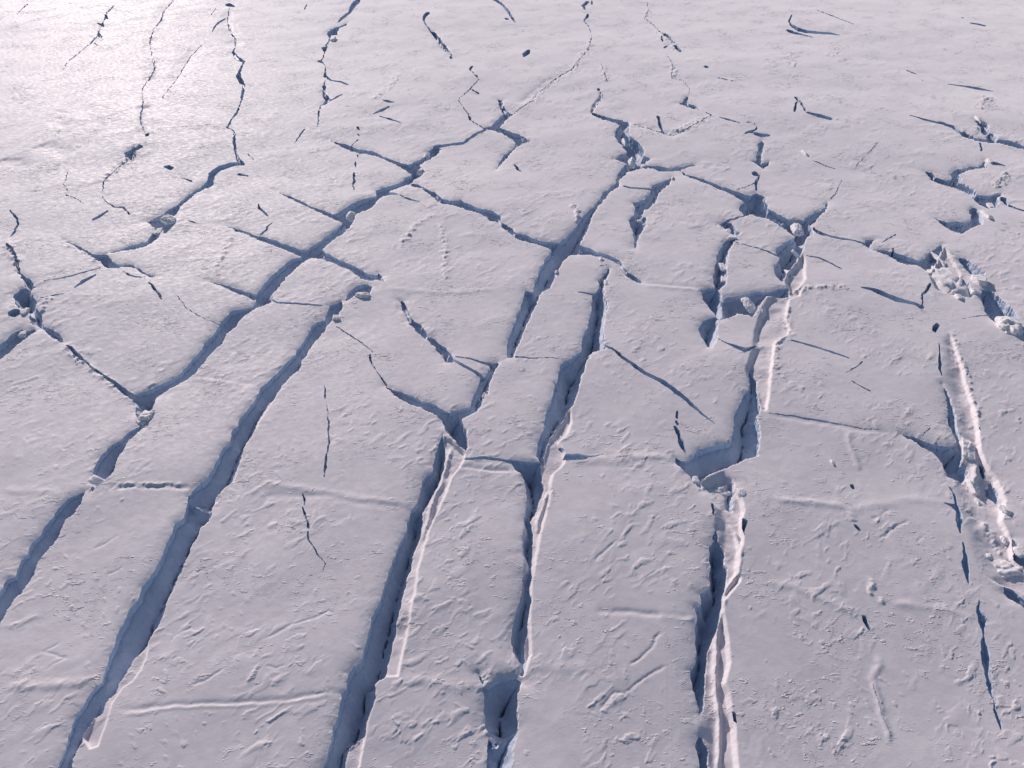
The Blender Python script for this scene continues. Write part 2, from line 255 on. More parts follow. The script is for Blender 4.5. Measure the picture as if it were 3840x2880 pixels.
K("thin crack leading left from the far dark trench", "3,0: 1220 1000 6 1350 1040 15 1450 1062 13 1500 1070 25 1600 1102 25 1645 1135 25")
K("faint long crack on the bare upper right snow", "3,0: 1540 720 8 1700 740 13 1800 758 24 1950 785 8", c=1.3)
K("dark dash beside a tiny peaked hole, upper right", "3,0: 330 988 14 430 1010 26 545 1038 26")
K("tiny peaked hole with two dark legs, upper right", "3,0: 235 858 22 290 915 18 320 972 20 | 3,0: 240 900 20 225 975 26")
K("hooked black crack near the top right", "3,0: 205 130 9 180 190 22 205 225 20 260 255 30 340 275 26 450 285 22 540 292 16 635 312 6")
K("short crack nested under the hooked black crack", "3,0: 165 262 20 200 275 26 260 292 16 385 322 8")
K("short dark dash high on the upper right snow", "3,0: 1745 205 12 1800 212 14 1878 226 14 | 3,0: 1650 155 6 1690 162 8")
K("hair crack slanting down through the top right snow", "3,0: 420 95 6 560 150 9 740 222 6", c=1.3)
K("faint crack under a white snow spur, upper right", "3,0: 385 1378 7 510 1425 10 590 1445 5", c=1.3)
K("dotted faint scratch in the bare upper right", "3,0: 1195 605 10 1290 640 8 | 3,0: 1330 690 8 1350 700 7", c=1.3)
K("small dark flake crack under the far dark trench", "3,0: 1835 1240 18 1850 1302 22")
K("broken dark crack at the top right of centre", "2,0: 655 10 25 612 48 32 632 72 22 | 2,0: 655 120 24 650 140 24 620 172 12 | 2,0: 690 5 16 692 30 20")
P("lonely dark blue hole high in the centre", "2,0: 158 425 155 470 100 502 85 472 130 430")
P("tiny square black hole at the top of a white ridge", "2,0: 732 765 760 768 762 788 738 790")
K("black slit below a curl of snow, upper right of centre", "2,0: 1262 1012 24 1275 1075 30 1298 1135 14 1330 1165 5")
K("cluster of dark pockets along a shining ridge, top right of centre", "2,0: 1320 295 26 1350 320 30 1390 370 20 | 2,0: 1405 402 22 1458 448 20 | 2,0: 1290 315 16 1300 355 18 | 2,0: 1318 412 20 1335 400 16")
C("small winged dark hole, upper right of centre", "2,0: 1525 830 1490 850 1480 880 1430 895 1510 925 1580 950 1612 962 1600 930 1540 900 1515 890")
K("faint crack trailing right from the winged hole", "2,0: 1670 980 10 1720 1000 10 | 2,0: 1790 1020 8 1860 1042 15 1965 1072 8", c=1.3)
K("small round pit with a crack tail, upper right", "2,0: 1665 588 22 1690 592 20 | 2,0: 1780 680 10 1920 712 6")
K("curled dark crack beside the narrow upright cleft", "2,0: 2010 1155 18 2070 1142 24 2118 1112 14 2090 1070 10 2020 1065 8")
K("dark cap over the narrow upright cleft", "2,0: 2095 1158 26 2150 1170 34 2230 1172 16")
C("narrow upright cleft with a white spine, upper right", "2,0: 2165 1208 2125 1240 2120 1300 2112 1380 2078 1385 2130 1420 2180 1448 2225 1420 2225 1388 2165 1400 2158 1330 2182 1260")
K("tattered crack leading down from the narrow upright cleft to the notched hole", "2,0: 2090 1490 40 2140 1510 30 2105 1580 30 2112 1630 20 | 2,0: 1940 1640 6 2100 1575 10")
K("tiny dark oval slit on the upper centre slab", "2,0: 25 1425 22 50 1458 26 82 1480 8")
K("thin line joining the notched hole to the rubble topped crevasse", "2,1: 1850 250 14 1920 235 14 2010 205 10")
K("pencil thin crack across the small square slab, right", "2,1: 1930 440 8 2070 475 10 2212 512 12 / 3,1: 85 548 14", c=1.5)
C("dark cap of the rubble topped crevasse, right of centre", "2,1: 1780 282 1840 248 1885 262 1930 310 1967 362 1950 378 1900 362 1840 312")
C("rubble topped crevasse winding down along the small square slab",
  "2,1: 1850 420 1800 490 1770 560 1750 650 1735 740 1740 800 1755 830 1690 835 1640 860 1650 930 1700 1000 1740 1040 1775 1100 1805 1115 1818 1020 1815 930 1790 840 1840 815 1855 700 1855 600 1880 500 1932 410 1890 395", k=.75, c=.9)
C("blue hollow under the small square slab with a leaning triangular block",
  "2,1: 1815 960 1850 910 1900 905 2010 885 2090 865 2212 862 / 3,1: 100 835 185 828 180 900 100 905 0 905 / 2,1: 2190 920 2130 990 2080 1080 2010 1060 1950 1050 1900 1080 1812 1112", k=.6, c=.6)
C("pale blue bowl left of the lumpy snow hump", "2,1: 1772 1080 1700 1090 1640 1130 1612 1170 1620 1230 1650 1280 1680 1352 1732 1352 1765 1290 1778 1180", k=.7, c=.6)
K("crack curling under the lumpy snow hump", "2,1: 1780 1280 8 1850 1320 14 1930 1350 30 2000 1385 46 2050 1370 28 2105 1330 10")
C("broad blue cornice bay with an overhanging left brink, lower right",
  "2,1: 2050 1550 2045 1600 / 2,2: 2045 0 2035 80 2000 95 1980 160 1920 260 1910 400 1900 500 1880 520 1740 540 1600 570 1560 640 1500 680 1460 672 1400 650 1410 690 1460 740 1510 790 1560 850 1625 935 1635 850 1690 812 1760 772 1830 752 1920 712 2020 662 2115 642 2122 570 2142 450 2130 380 2110 310 2145 250 2122 130 2115 0 / 2,1: 2110 1620 2080 1590", k=.35, c=.75)
C("long blue crevasse beside the twin sunlit snow ridges, lower right",
  "2,2: 1770 1270 1750 1360 1690 1420 1710 1500 1705 1659 / 2,3: 1715 100 1620 165 1632 250 1580 290 1592 400 1580 470 1590 600 1580 760 1545 830 1550 900 1560 980 1610 1080 1620 1200 1650 1150 1670 1080 1665 930 1685 800 1690 660 1720 600 1740 520 1780 450 1800 300 1815 200 1850 100 1860 0 / 2,2: 1862 1620 1835 1560 1838 1480 1815 1430 1780 1370", k=.8, c=1.6)
C("blue slot at the bottom edge left of the sunlit snow ridge", "2,3: 1600 1380 1640 1388 1685 1460 1700 1560 1712 1659 1730 1860 1625 1860 1615 1600 1590 1460", k=.7, c=1.5)
P("narrow shadowed pocket between the twin ridges' crests", "2,3: 1898 1165 1935 1190 1947 1285 1918 1250")
P("triangular blue pocket right of the upper ridge", "2,2: 1980 1175 2032 1200 2012 1280 2002 1340 1985 1260")
C("soft grey trough behind the snow pillar's crest, lower right", "2,2: 1862 845 1912 865 1918 940 1915 1020 1900 1100 1850 1070 1835 980", k=.8, c=.5)
K("blue cracks fringing the overhang left of the ridge", "2,2: 1725 1060 26 1735 1150 20 | 2,2: 1755 1290 12 1740 1350 20")
C("dark blue wedge crevasse flaring into a round basin, far right",
  "3,2: 1520 0 1545 50 1575 110 1600 190 1625 290 1645 420 1680 510 1692 580 1680 660 1720 690 1742 740 1722 800 1690 832 1570 800 1530 740 1500 660 1430 580 1330 540 1240 480 1150 430 1260 450 1340 480 1430 510 1500 530 1640 520 1620 450 1570 360 1550 270 1545 150", k=.35, c=1.0)
K("slim blue spike standing above the wedge crevasse", "3,1: 1475 1310 10 1480 1400 14 1482 1450 30 1485 1520 34 1502 1590 12")
P("small shaded notch high on the far right slab edge", "3,1: 1455 1130 1485 1155 1445 1222 1412 1205 1420 1165")
K("chain of blue gaps below the round basin", "3,2: 1565 880 12 1620 970 24 1628 1040 30 1650 1110 48 1650 1180 74 1655 1250 30 1662 1295 10 | 3,2: 1520 1024 10 1600 1050 36 1640 1090 40 | 3,2: 1675 1370 12 1700 1450 30 1700 1540 62 1715 1620 58 / 3,3: 1730 30 26 1742 75 6", c=1.5)
K("long dark crack of swelling beads in the lower right", "3,3: 1822 200 10 1815 290 32 1850 380 78 1860 460 36 1862 500 14 1862 560 38 1878 650 86 1888 780 56 1900 870 28 1920 930 46 1940 1030 14 1955 1075 9 1960 1140 24 1990 1230 36 2015 1290 28 2022 1335 6", c=1.5)
P("curved blue hollow between white ice lumps, far right", "3,2: 1830 660 1880 690 1890 770 1872 792 1842 722")
C("kidney shaped blue hollow right of the shining lumps", "3,2: 1905 820 1950 818 1990 880 2012 950 2022 1022 1960 970 1900 932 1900 860", c=.8)
C("blue gulf at the right edge behind the big white heap", "3,2: 2108 1325 2212 1460 2330 1580 2330 1680 2212 1592 2130 1512 2112 1430", c=.9)
C("dark gulf at the right edge below the big white heap", "3,3: 2035 75 2120 118 2212 190 2330 270 2330 350 2200 262 2090 192 2045 140", c=.9)
P("upper of the three black pits on the lower right slab", "3,2: 702 870 735 868 747 895 747 918 725 915 710 892")
P("slanting middle one of the three black pits on the lower right slab", "3,2: 728 1218 760 1228 798 1265 806 1288 775 1275 745 1248")
P("largest and lowest of the three black pits on the lower right slab", "3,3: 808 340 842 345 868 410 892 452 880 478 852 458 820 400")
P("black nick in the white bank, far right", "3,2: 1822 368 1836 372 1842 400 1830 398")
K("long gentle hair crack crossing the far right slab", "3,2: 0 270 8 200 290 11 400 320 14 600 355 10 800 390 9 960 402 7", c=1.2)
K("soft grey crack below the big right slab", "3,1: 195 1288 15 400 1340 18 550 1390 16 710 1445 8", c=1.2)
K("short crack at the tip of a thin snow flake, right", "3,1: 665 1572 6 740 1535 10 815 1475 14", c=1.2)
K("faint nick crack on the right slab above the hair crack", "3,1: 720 1640 8 740 1655 8 / 3,2: 880 70 13", c=1.2)
K("small crack pointing up from the wedge crevasse", "3,2: 1330 440 6 1400 382 14", c=1.2)


# --- long faint fissures of the far snow
K("long faint fissure feeding down into the far zigzag crack", "0,0: 1985 75 9 1960 180 10 1992 275 14 2030 330 16 2032 400 10 2012 438 14", c=1.2)
K("far fissure winding down the upper left to the angular blue hole", "0,0: 1500 10 8 1420 90 11 1395 170 13 1330 250 9 1292 350 12 1305 450 9 1325 520 14 1335 600 16 1290 680 11 1230 780 8 1240 900 10 1225 980 15 1222 1080 14 1258 1165 14", c=1.2)
K("broken fissure trailing down left from the angular blue hole", "0,0: 1100 1400 9 1020 1455 10 960 1515 9 905 1570 10 890 1659 8 / 0,1: 880 40 8 930 100 12 968 118 12", c=1.2)
K("faint fissure of the top left running below three notches", "0,0: 990 60 9 925 110 12 900 185 9 862 245 10 845 320 12 780 380 10 700 440 7 600 520 7 540 600 6", c=1.2)
K("hairline fissure between the two long upper left fissures", "0,0: 1740 380 7 1640 480 10 1590 560 9 1550 640 9 1490 740 8 1400 860 6", c=1.2)
K("fissure linking the jagged blue gash with the small notch below it", "1,0: 640 300 12 632 350 14 600 385 14 | 1,0: 590 425 12 585 470 10 560 515 12", c=1.3)
K("fissure carrying on below the S shaped crevasse", "1,0: 600 690 9 588 735 12 | 1,0: 560 915 12 545 960 9 540 1040 10 530 1100 8", c=1.3)
K("crooked fissure between the crescent hole and the short stepping slot", "1,0: 1455 188 12 1475 225 10 1505 262 12 | 1,0: 1668 435 10 1690 485 10", c=1.3)
K("bright lipped fissure winding down from the dark diamond hole to the Y fork", "1,0: 1850 605 10 1890 650 9 1925 690 9 1860 755 9 1800 815 8 1745 860 9 1790 920 9 1835 985 10 1850 1028 10 1970 1100 7", c=1.3)
K("long winding fissure beside the bright ridge of the upper centre", "2,0: 622 172 9 668 225 8 690 300 8 665 430 9 590 510 8 520 600 8 400 670 9 300 740 8 220 800 9 140 890 8 60 940 8 0 985 9", c=1.2)
K("fissure descending from the top edge to the cluster of dark pockets", "2,0: 1165 10 7 1180 80 8 1150 150 8 1240 220 8 1290 290 9", c=1.2)
K("fissure joining the dark pockets with the small winged hole", "2,0: 1335 470 7 1385 560 8 1380 680 7 1480 705 8 1530 770 8 1530 830 10", c=1.2)
K("thin fissure from the square black hole to the ragged blue hole", "2,0: 750 790 9 790 840 9 735 900 9 680 960 10 | 2,0: 770 560 7 800 640 8 825 720 7", c=1.3)
K("faint cross fissure from the black slit towards the curled crack", "2,0: 1050 1080 6 1180 1110 7 1330 1160 9 1400 1175 8 1500 1130 6 1620 1060 6 1730 1000 7", c=1.2)
K("hairline running down the upper right slab to the blue horn", "3,1: 640 -120 8 590 0 10 540 50 10 | 3,0: 950 1230 6 860 1330 7 760 1420 8", c=1.2)
K("faint step line low on the lower right slab", "3,3: 905 940 6 960 1120 8 1010 1270 8 1065 1400 7", c=1.2)
# --- shelves and hollows in the snow (depth in metres, width of the shaded and of the sunlit brink)
SHELVES = []
def S(depth, wa, wb, pts): SHELVES.append((depth, wa, wb, pts))
S(1.6, 1.5, 1.4, "0,3: 1290 520 1285 600 1270 680 1220 790 1150 900 1055 960 1030 1000 980 1080 940 1200 925 1280 895 1350 850 1470 760 1500 700 1400 800 1200 820 1040 900 880 1000 720 1080 580")
S(2.4, 2, 1.5, "1,2: 1625 440 1700 500 1770 560 1815 600 1810 660 1760 745 1700 810 1665 920 1620 1010 1560 1140 1510 1250 1480 1360 1440 1490 1410 1600 / 1,3: 1405 10 1385 130 1355 260 1335 390 1315 500 1285 630 1250 770 1235 870 1110 870 1000 800 1060 500 1180 0 / 1,2: 1240 1500 1330 1150 1400 1000 1480 880 1560 700 1600 560")
S(2.6, 4, 1.4, "1,3: 1015 1050 1000 1150 960 1330 930 1500 890 1659 850 1860 600 1860 680 1500 900 1300 960 1180")
S(1.6, 2, 1.2, "0,2: 2212 320 2130 480 2090 600 2060 700 2030 820 1980 850 1900 850 1950 700 2050 500 2150 330")
S(1.8, 2, 1.2, "1,2: 180 90 150 140 60 270 0 380 -40 430 -60 340 60 180 140 80")
S(2.8, 4, 1.8, "2,2: 515 200 520 350 485 440 415 510 462 600 462 690 430 730 370 780 340 860 350 930 315 1080 290 1190 260 1290 235 1420 210 1560 190 1659 / 2,3: 175 40 175 200 165 400 175 680 110 860 40 860 100 400 100 0 / 2,2: 80 1400 120 1000 230 700 280 500 400 330")
S(3.2, 7, 2.0, "2,2: 1560 850 1650 830 1740 790 1830 750 1900 800 1930 900 1985 1000 2015 1100 1990 1200 2005 1350 1985 1480 1965 1659 / 2,3: 1980 30 1970 70 1900 160 1850 230 1835 330 1855 420 1882 600 1895 740 1850 930 1885 1000 1905 1150 1945 1300 1950 1450 1960 1659 1970 1860 1640 1860 1600 1400 1600 1200 1560 900 1600 500 1700 100 / 2,2: 1700 1500 1740 1300 1720 1080 1630 950")
S(2.8, 13, 2.0, "3,1: 1555 1160 1600 1260 1640 1380 1700 1540 1720 1650 / 3,2: 1745 60 1790 190 1830 380 1850 560 1900 680 1990 810 2070 1000 2030 1180 2110 1330 2130 1500 2220 1600 2330 1700 / 3,3: 2330 200 2100 100 1950 60 1850 0 / 3,2: 1760 1500 1680 1250 1620 1000 1560 830 1600 500 1560 200 1510 20 / 3,1: 1500 1450 1480 1300")
S(3.0, 4, 2.0, "3,1: 300 490 330 600 330 760 280 830 200 880 140 800 150 720 230 620 290 540")
S(2.5, 5, 1.5, "3,1: 310 810 280 900 190 930 160 1100 200 1200 150 1250 60 1320 40 1500 20 1659 / 3,2: 20 60 -10 250 -60 260 / 2,1: 2000 1560 2060 1350 2080 1200 2150 1000 2212 900")
S(1.8, 3, 1.5, "2,0: 745 790 795 840 740 900 710 960 670 965 690 900 750 840")
S(1.2, 8, 2, "1,2: 1800 690 1900 700 2080 710 2212 715 2212 780 2000 775 1850 750 1760 750")
S(2.4, 4, 2.0, "3,1: 1530 440 1600 560 1680 700 1640 820 1560 880 1440 840 1380 700 1450 600 1500 500")
# --- ridges (+) and furrows (-) : height, half width in metres
LINES = []
def L(h, w, pts): LINES.append((h, w, pts))
L(2.0, 1.1, "2,2: 1840 1130 1905 1240 1950 1330 1962 1450 1945 1640 / 2,3: 1900 60 1850 130 1810 280 1775 450 1770 650 1755 850 1775 1050 1795 1200 1795 1400 1790 1659 1785 1800")
L(1.6, 1.0, "2,2: 330 900 290 1000 250 1100 222 1200 218 1290 240 1290")
L(1.4, 1.2, "1,2: 1700 540 1660 640 1640 740 1600 870 1550 960 1500 1110 1470 1230 1440 1340")
L(2.2, 1.6, "3,2: 1760 460 1740 560 1770 640 1810 700 1780 830 1815 960")
L(1.0, 2.2, "3,2: 1870 1150 1940 1300 2010 1450 2060 1560 2150 1620")
L(-.7, 1.6, "0,2: 900 878 1100 872 1300 868 1500 872 1660 885")
L(.8, 1.5, "0,2: 930 868 1100 858 1300 856 1450 858 1600 870")
L(-.5, 2.0, "0,3: 970 1150 1200 1150 1500 1110 1800 1105 2200 1095 / 1,3: 200 1085 420 1045 600 1005 725 1005")
L(.5, 1.2, "0,3: 980 1190 1200 1175 1500 1130 1800 1120 2200 1110 / 1,3: 200 1100 420 1065 600 1022 725 1020")
L(.5, 2.5, "1,2: 0 860 150 870 350 890 600 940 900 1000 1200 1030 1370 1060")
L(-.4, 2.5, "1,2: 0 960 350 960 650 960 900 1025 1200 1060 1340 1075")
L(.5, 2.5, "0,3: 0 960 200 940 400 940 600 920 760 900")
L(.4, 3.0, "1,3: 1240 890 1500 900 1750 960 1960 900 / 2,3: 100 780 400 790 700 800")
L(.5, 2.0, "2,3: 1250 350 1400 365 1580 390")
L(-.5, 2.0, "2,3: 700 310 1000 320 1250 345 1420 358 1580 378")
L(.6, 3.0, "2,2: 480 680 700 680 900 690 1100 650 1300 640")
L(.4, 3.0, "3,2: 0 1010 300 1040 600 1050 700 1100 / 3,2: 900 1060 1200 1000 1450 1010 1620 1090")
L(.4, 2.5, "3,3: 0 90 200 100 430 200 600 270 800 350")
L(.4, 2.5, "3,3: 1050 230 1300 260 1500 280 1700 340 1810 385")
L(-.5, 2.0, "3,2: 0 285 400 335 800 405 1100 425")
L(.7, 3.0, "3,1: 0 905 150 910 350 830 500 825 750 830")
L(.9, 2.2, "3,1: 180 950 160 1050 165 1150 190 1230 100 1280 50 1400 60 1500 20 1659")
L(.8, 2.0, "3,1: 1570 1180 1620 1330 1660 1450 1720 1600 / 3,2: 1740 80 1800 220 1840 370")
L(.9, 3.0, "2,0: 20 970 130 900 210 840 250 770 400 680 520 640 600 500 650 430 700 380 670 330")
L(-.8, 3.0, "2,0: 60 900 180 810 330 700 470 640")
L(.9, 2.6, "1,0: 1000 870 1095 790 1180 720 1240 630")
L(1.2, 3.0, "2,0: 1280 240 1300 310 1370 370 1460 450")
L(1.2, 2.5, "0,0: 870 235 835 280 830 330 780 375")
L(-1.0, 4.0, "0,0: 990 60 950 100 930 160 870 200 850 300")
L(1.3, 2.5, "0,0: 1325 500 1320 600 1280 670")
L(-1.2, 4.0, "0,0: 1330 490 1345 580 1320 650 1280 710")
L(1.4, 3.0, "0,0: 1225 955 1200 1040 1215 1110 1250 1160")
L(-1.6, 3.5, "0,0: 1240 920 1238 1020 1240 1100 1290 1150")
L(1.3, 2.5, "0,0: 1250 1220 1220 1260 / 0,0: 1100 1395 1020 1440 990 1490 920 1530 900 1580")
L(-1.1, 4.0, "0,0: 1540 10 1440 60 1400 140 1400 210 1450 240")
L(-1.0, 3.5, "0,0: 1310 320 1290 390 1310 470")
L(-.9, 4.0, "0,0: 1690 400 1610 530 1550 620 1500 740")
L(-1.0, 3.0, "0,0: 1985 90 1960 180 1990 270 2030 330 2030 400")
L(-.9, 5.0, "0,0: 330 1270 450 1290 560 1340 640 1350 / 0,0: 30 1380 150 1420 260 1460")
L(-.8, 4.0, "0,0: 660 860 660 960 / 0,0: 500 1070 620 1120")
L(.8, 2.0, "0,1: 2030 350 1960 440 1930 540 1880 640 1865 740")
L(1.0, 1.8, "1,1: 1550 205 1480 240 1400 290 1330 370 1260 440 1190 500")
L(.7, 2.0, "1,1: 1600 260 1620 400 1640 560 1635 700 1650 800")
L(1.1, 2.2, "2,1: 520 90 560 190 570 250 540 280")
L(1.1, 2.0, "0,1: 60 440 100 520 140 590 160 640 / 0,1: 440 900 380 960 360 1030")
L(1.0, 2.4, "0,1: 520 1290 590 1350 680 1430 760 1490 900 1590 1000 1659 / 0,2: 1080 60 1150 140")
L(.8, 2.2, "0,1: 520 410 660 480 760 540 850 615")
L(.9, 2.0, "2,0: 790 560 790 640 820 720 / 2,0: 1170 30 1180 90 1150 150 / 2,0: 1390 560 1400 640 1380 690")
L(.9, 3.0, "3,0: 1920 820 1860 900 1820 970 / 3,0: 2060 1480 2000 1560 1950 1620")
L(.8, 3.0, "3,0: 560 400 580 440 540 500 / 3,0: 190 440 210 530 200 600")
L(-.8, 4.0, "2,0: 1050 1080 1200 1110 1370 1170 1500 1130")
L(.7, 5.0, "2,0: 1380 1160 1550 1090 1730 1010")
L(.7, 2.0, "3,3: 920 10 890 90 860 130 960 200 1010 260")
L(.6, 1.8, "3,3: 900 660 940 710 970 770 900 900 / 3,3: 950 1040 980 1200 1030 1340 1060 1480")
L(.6, 1.8, "3,2: 700 400 690 500 740 620 780 760 / 3,2: 700 1120 740 1200")
L(-.4, .8, "2,3: 740 1180 800 1110 880 1010 980 1010 1080 930 1200 850 1350 770")
L(-.4, .8, "2,3: 1000 780 1140 690 1210 620 1240 540 1300 490")
L(-.4, .7, "2,2: 700 1550 830 1440 880 1380")
L(-.32, .7, "0,2: 780 1410 900 1360 1020 1280 / 0,2: 900 1640 1060 1560")
L(-.32, .7, "0,3: 1640 940 1770 900 1880 830 1940 785 / 0,3: 350 830 450 750 560 690 / 0,3: 370 640 450 590 540 535")
L(-.32, .7, "1,3: 40 555 150 500 270 430 / 1,3: 540 340 630 300 720 340 / 1,3: 80 770 180 800 260 760")
L(-.4, .8, "3,2: 960 1360 1060 1270 1130 1220 1220 1180 / 3,2: 890 1180 960 1150 1050 1090 / 3,2: 1280 1370 1350 1300")

L(.45, 2.0, "2,1: 1130 820 1250 830 1400 840 1550 850 1640 860")
L(-.4, 1.6, "2,1: 1130 805 1300 815 1500 830 1640 845")
L(.4, 2.2, "2,2: 650 650 800 655 950 640 1100 640 1300 650 1390 660")
L(.45, 2.2, "3,1: 0 1010 150 990 / 3,2: 0 1005 250 1030 500 1045 680 1080")
L(.4, 2.2, "0,2: 0 890 250 905 420 900 540 960 / 0,1: 1650 1590 1850 1610 2100 1640")
L(-.35, 1.6, "0,1: 1660 1575 1850 1598 2000 1620 2200 1650")
L(.4, 2.4, "1,1: 1100 830 1300 850 1600 880 1850 870 2100 860")
# --- loose blocks of snow and ice: label, sheet, x, y, radius in sheet units, height factor, sink, tint
BLOCKS = []
def B(label, c, r, x, y, rx, ry, h, dz=0.0, tilt=0.0): BLOCKS.append((label, c, r, x, y, rx, ry, h, dz, tilt))
B("rounded snow plug jammed in the throat of the three armed pit", 0, 2, 1250, 265, 62, 62, .9, -.6)
B("shining cubic snow block perched beside the tapering crevasse", 0, 1, 1465, 250, 62, 34, .8, .3, .5)
B("blue white ice chunk wedged at the pinch of the tapering crevasse", 0, 1, 1365, 325, 32, 26, .9, -1)
B("slanting shining snow bridge between two blue crevasses, lower left", 0, 2, 860, 830, 90, 28, .35, -.2, .5)
B("bright snow lump on the right brink of the long straight crevasse", 1, 1, 690, 1080, 36, 24, .9, 0)
B("crumbly white block lying under the short hooked crevasse", 1, 1, 925, 895, 62, 24, .8, 0)
B("angular grey snow slab wedged in the upper blue crevasse", 1, 1, 838, 218, 56, 44, .35, .1, .6)
B("blocky white chunk stuck in the crevasse at the left edge", 0, 1, 182, 1190, 32, 28, .9, -1.2)
B("small white block between the sink hole and the blunt bay", 0, 1, 215, 1020, 30, 26, .8, 0)
B("white snow plug standing in the upper junction crevasse", 1, 0, 1480, 1320, 26, 44, 1.0, -.5, .3)
B("bluish ice fin at the foot of the upper junction", 1, 0, 1425, 1455, 26, 34, .9, -1.2)
B("pair of pale chunks left of the jagged blue gash", 1, 0, 668, 335, 24, 22, .9, 0)
B("upper sunlit shard in the ragged blue hole", 2, 0, 975, 1225, 26, 40, 1.0, -1.5, .6)
B("lower sunlit shard in the ragged blue hole", 2, 0, 1040, 1385, 34, 40, .9, -2.5, .6)
B("white crumbs heaped at the mouth of the thin blue cleft", 2, 0, 1135, 1435, 26, 14, .9, 0)
B("bright fin left of the tattered waisted crevasse top", 2, 0, 1390, 1545, 16, 34, .9, 0, .5)
B("small white wafer beside the trench right of the central crossing", 2, 1, 770, 597, 20, 18, .9, 0)
B("tall pale snow flake rising beside the crevasse with the rubble wall", 2, 1, 815, 800, 22, 70, .9, -.5, .4)
B("white splinter on the right side of the central long crevasse", 2, 1, 385, 715, 18, 22, .9, .1, .5)
B("white rim splinter inside the tattered waisted crevasse", 2, 1, 1105, 235, 26, 10, .9, -2)
B("white sugary block in the cap of the rubble topped crevasse", 2, 1, 1868, 335, 28, 24, .9, -.5)
B("second white lump below the cap of the rubble topped crevasse", 2, 1, 1900, 390, 32, 22, .9, -.3)
B("upper lump of the white rubble lining the winding crevasse", 2, 1, 1825, 640, 30, 50, .8, -1.4)
B("lower lump of the white rubble lining the winding crevasse", 2, 1, 1825, 740, 22, 44, .8, -1.8)
B("leaning triangular snow block in the blue hollow", 2, 1, 2050, 960, 66, 66, .8, -1.5, .6)
B("pale spire standing right of the leaning triangular block", 2, 1, 2165, 1000, 34, 66, .9, -1.5, .3)
B("domed snow hump filling the right end of the big slab's gully", 3, 1, 1540, 740, 130, 130, .7, -2.2)
B("tall snow fin above the domed snow hump", 3, 1, 1500, 560, 44, 80, .6, -1.5, .4)
B("white knife edged slab leaning on the shard filled hole's right side", 3, 1, 245, 525, 62, 22, .6, -.8, .7)
B("lumpy white drift at the bottom of the shard filled hole", 3, 1, 215, 700, 50, 60, .6, -2.0, .5)
B("dark blue ice shard standing in the shard filled hole", 3, 1, 270, 290, 52, 50, .8, -3.0, .3)
B("tumbled white block below the rounded blue hollow", 3, 1, 2085, 1160, 90, 66, .8, -.5)
B("rubbly white mass right of the small blue hollow", 3, 1, 1830, 760, 56, 46, .8, -.4)
B("tiny white tooth in the far right trench", 3, 1, 1930, 95, 22, 30, .9, -.2)
B("white slab beside the icicled bay", 3, 1, 1900, 190, 34, 50, .7, -.2, .3)
B("white snow pillar crossing the far right trench", 3, 0, 1917, 1390, 18, 60, .8, -.2)
B("pale block capping the far right trench's start", 3, 0, 1825, 1040, 22, 22, .9, 0)
B("white snow spur alone on the upper right snow", 3, 0, 320, 1320, 20, 40, .8, 0, .6)
B("sunlit fragment on the crest right of the central forked pit", 1, 2, 1975, 110, 26, 44, .8, -.8, .5)
B("smooth upright snow pillar bulging into the snaking crevasse", 2, 2, 375, 640, 66, 120, .55, -2.6)
B("cream wedge of snow above the smooth snow pillar", 2, 2, 455, 360, 44, 110, .5, -2.0, .3)
B("crumbled white crust below the smooth snow pillar", 2, 2, 295, 850, 30, 50, .7, -1.6)
B("rounded snow boulder at the lip of the broad cornice bay", 2, 2, 1590, 825, 34, 34, .9, -1.8)
B("big pale snow buttress under the broad cornice bay", 2, 2, 1760, 900, 120, 110, .55, -2.6)
B("bright crumbs on the bank right of the snow buttress", 2, 2, 1980, 960, 44, 44, .7, -.6)
B("shining ice lump, highest of the far right cluster", 3, 2, 1745, 580, 60, 90, .8, -1.8, .3)
B("shining ice lump, lower one of the far right cluster", 3, 2, 1790, 870, 44, 66, .8, -1.6, .3)
B("small pale ice knob between the two far right hollows", 3, 2, 1890, 830, 30, 30, .9, -1.2)
B("big white snow heap at the right edge of the picture", 3, 2, 2110, 1590, 130, 80, .6, -1.5)
B("upper hummock of the white band at the right edge", 3, 2, 2000, 1280, 90, 110, .5, -2.4)
B("white flake leaning in the narrow upright cleft", 2, 0, 2163, 1370, 10, 40, .9, -1.0)
B("upturned snow flake beside the upper black pit", 3, 2, 560, 690, 24, 24, .5, 0, .5)

B("angular white block high on the bank right of the kidney shaped hollow", 3, 2, 2050, 1090, 40, 46, .9, -.2, .35)
B("tilted slab of firn in the far right band, above the big white heap", 3, 2, 2080, 1330, 62, 40, .8, -.4, .3)
B("broken cube of firn beside the blue gulf at the right edge", 3, 2, 2180, 1450, 46, 46, .9, -.3, .25)
B("wedge of ice low in the far right band, left of the big white heap", 3, 2, 1930, 1470, 50, 40, .8, -1.2, .3)
B("upright ice tooth beside the uppermost shining ice lump, far right", 3, 2, 1700, 520, 26, 44, 1.0, -1.0, .4)
B("snow lump just under the shining ice lumps, far right", 3, 2, 1850, 1000, 44, 40, .8, -1.2, .3)
B("angular block fallen at the foot of the rubbly white mass", 3, 1, 1790, 850, 36, 30, .9, -1.0, .35)
B("second angular block fallen beside the small blue hollow, right", 3, 1, 1650, 905, 30, 24, .9, -.2, .3)
B("split block lying on the snow arch at the pillar's foot", 2, 2, 290, 820, 26, 30, .9, -1.0, .4)
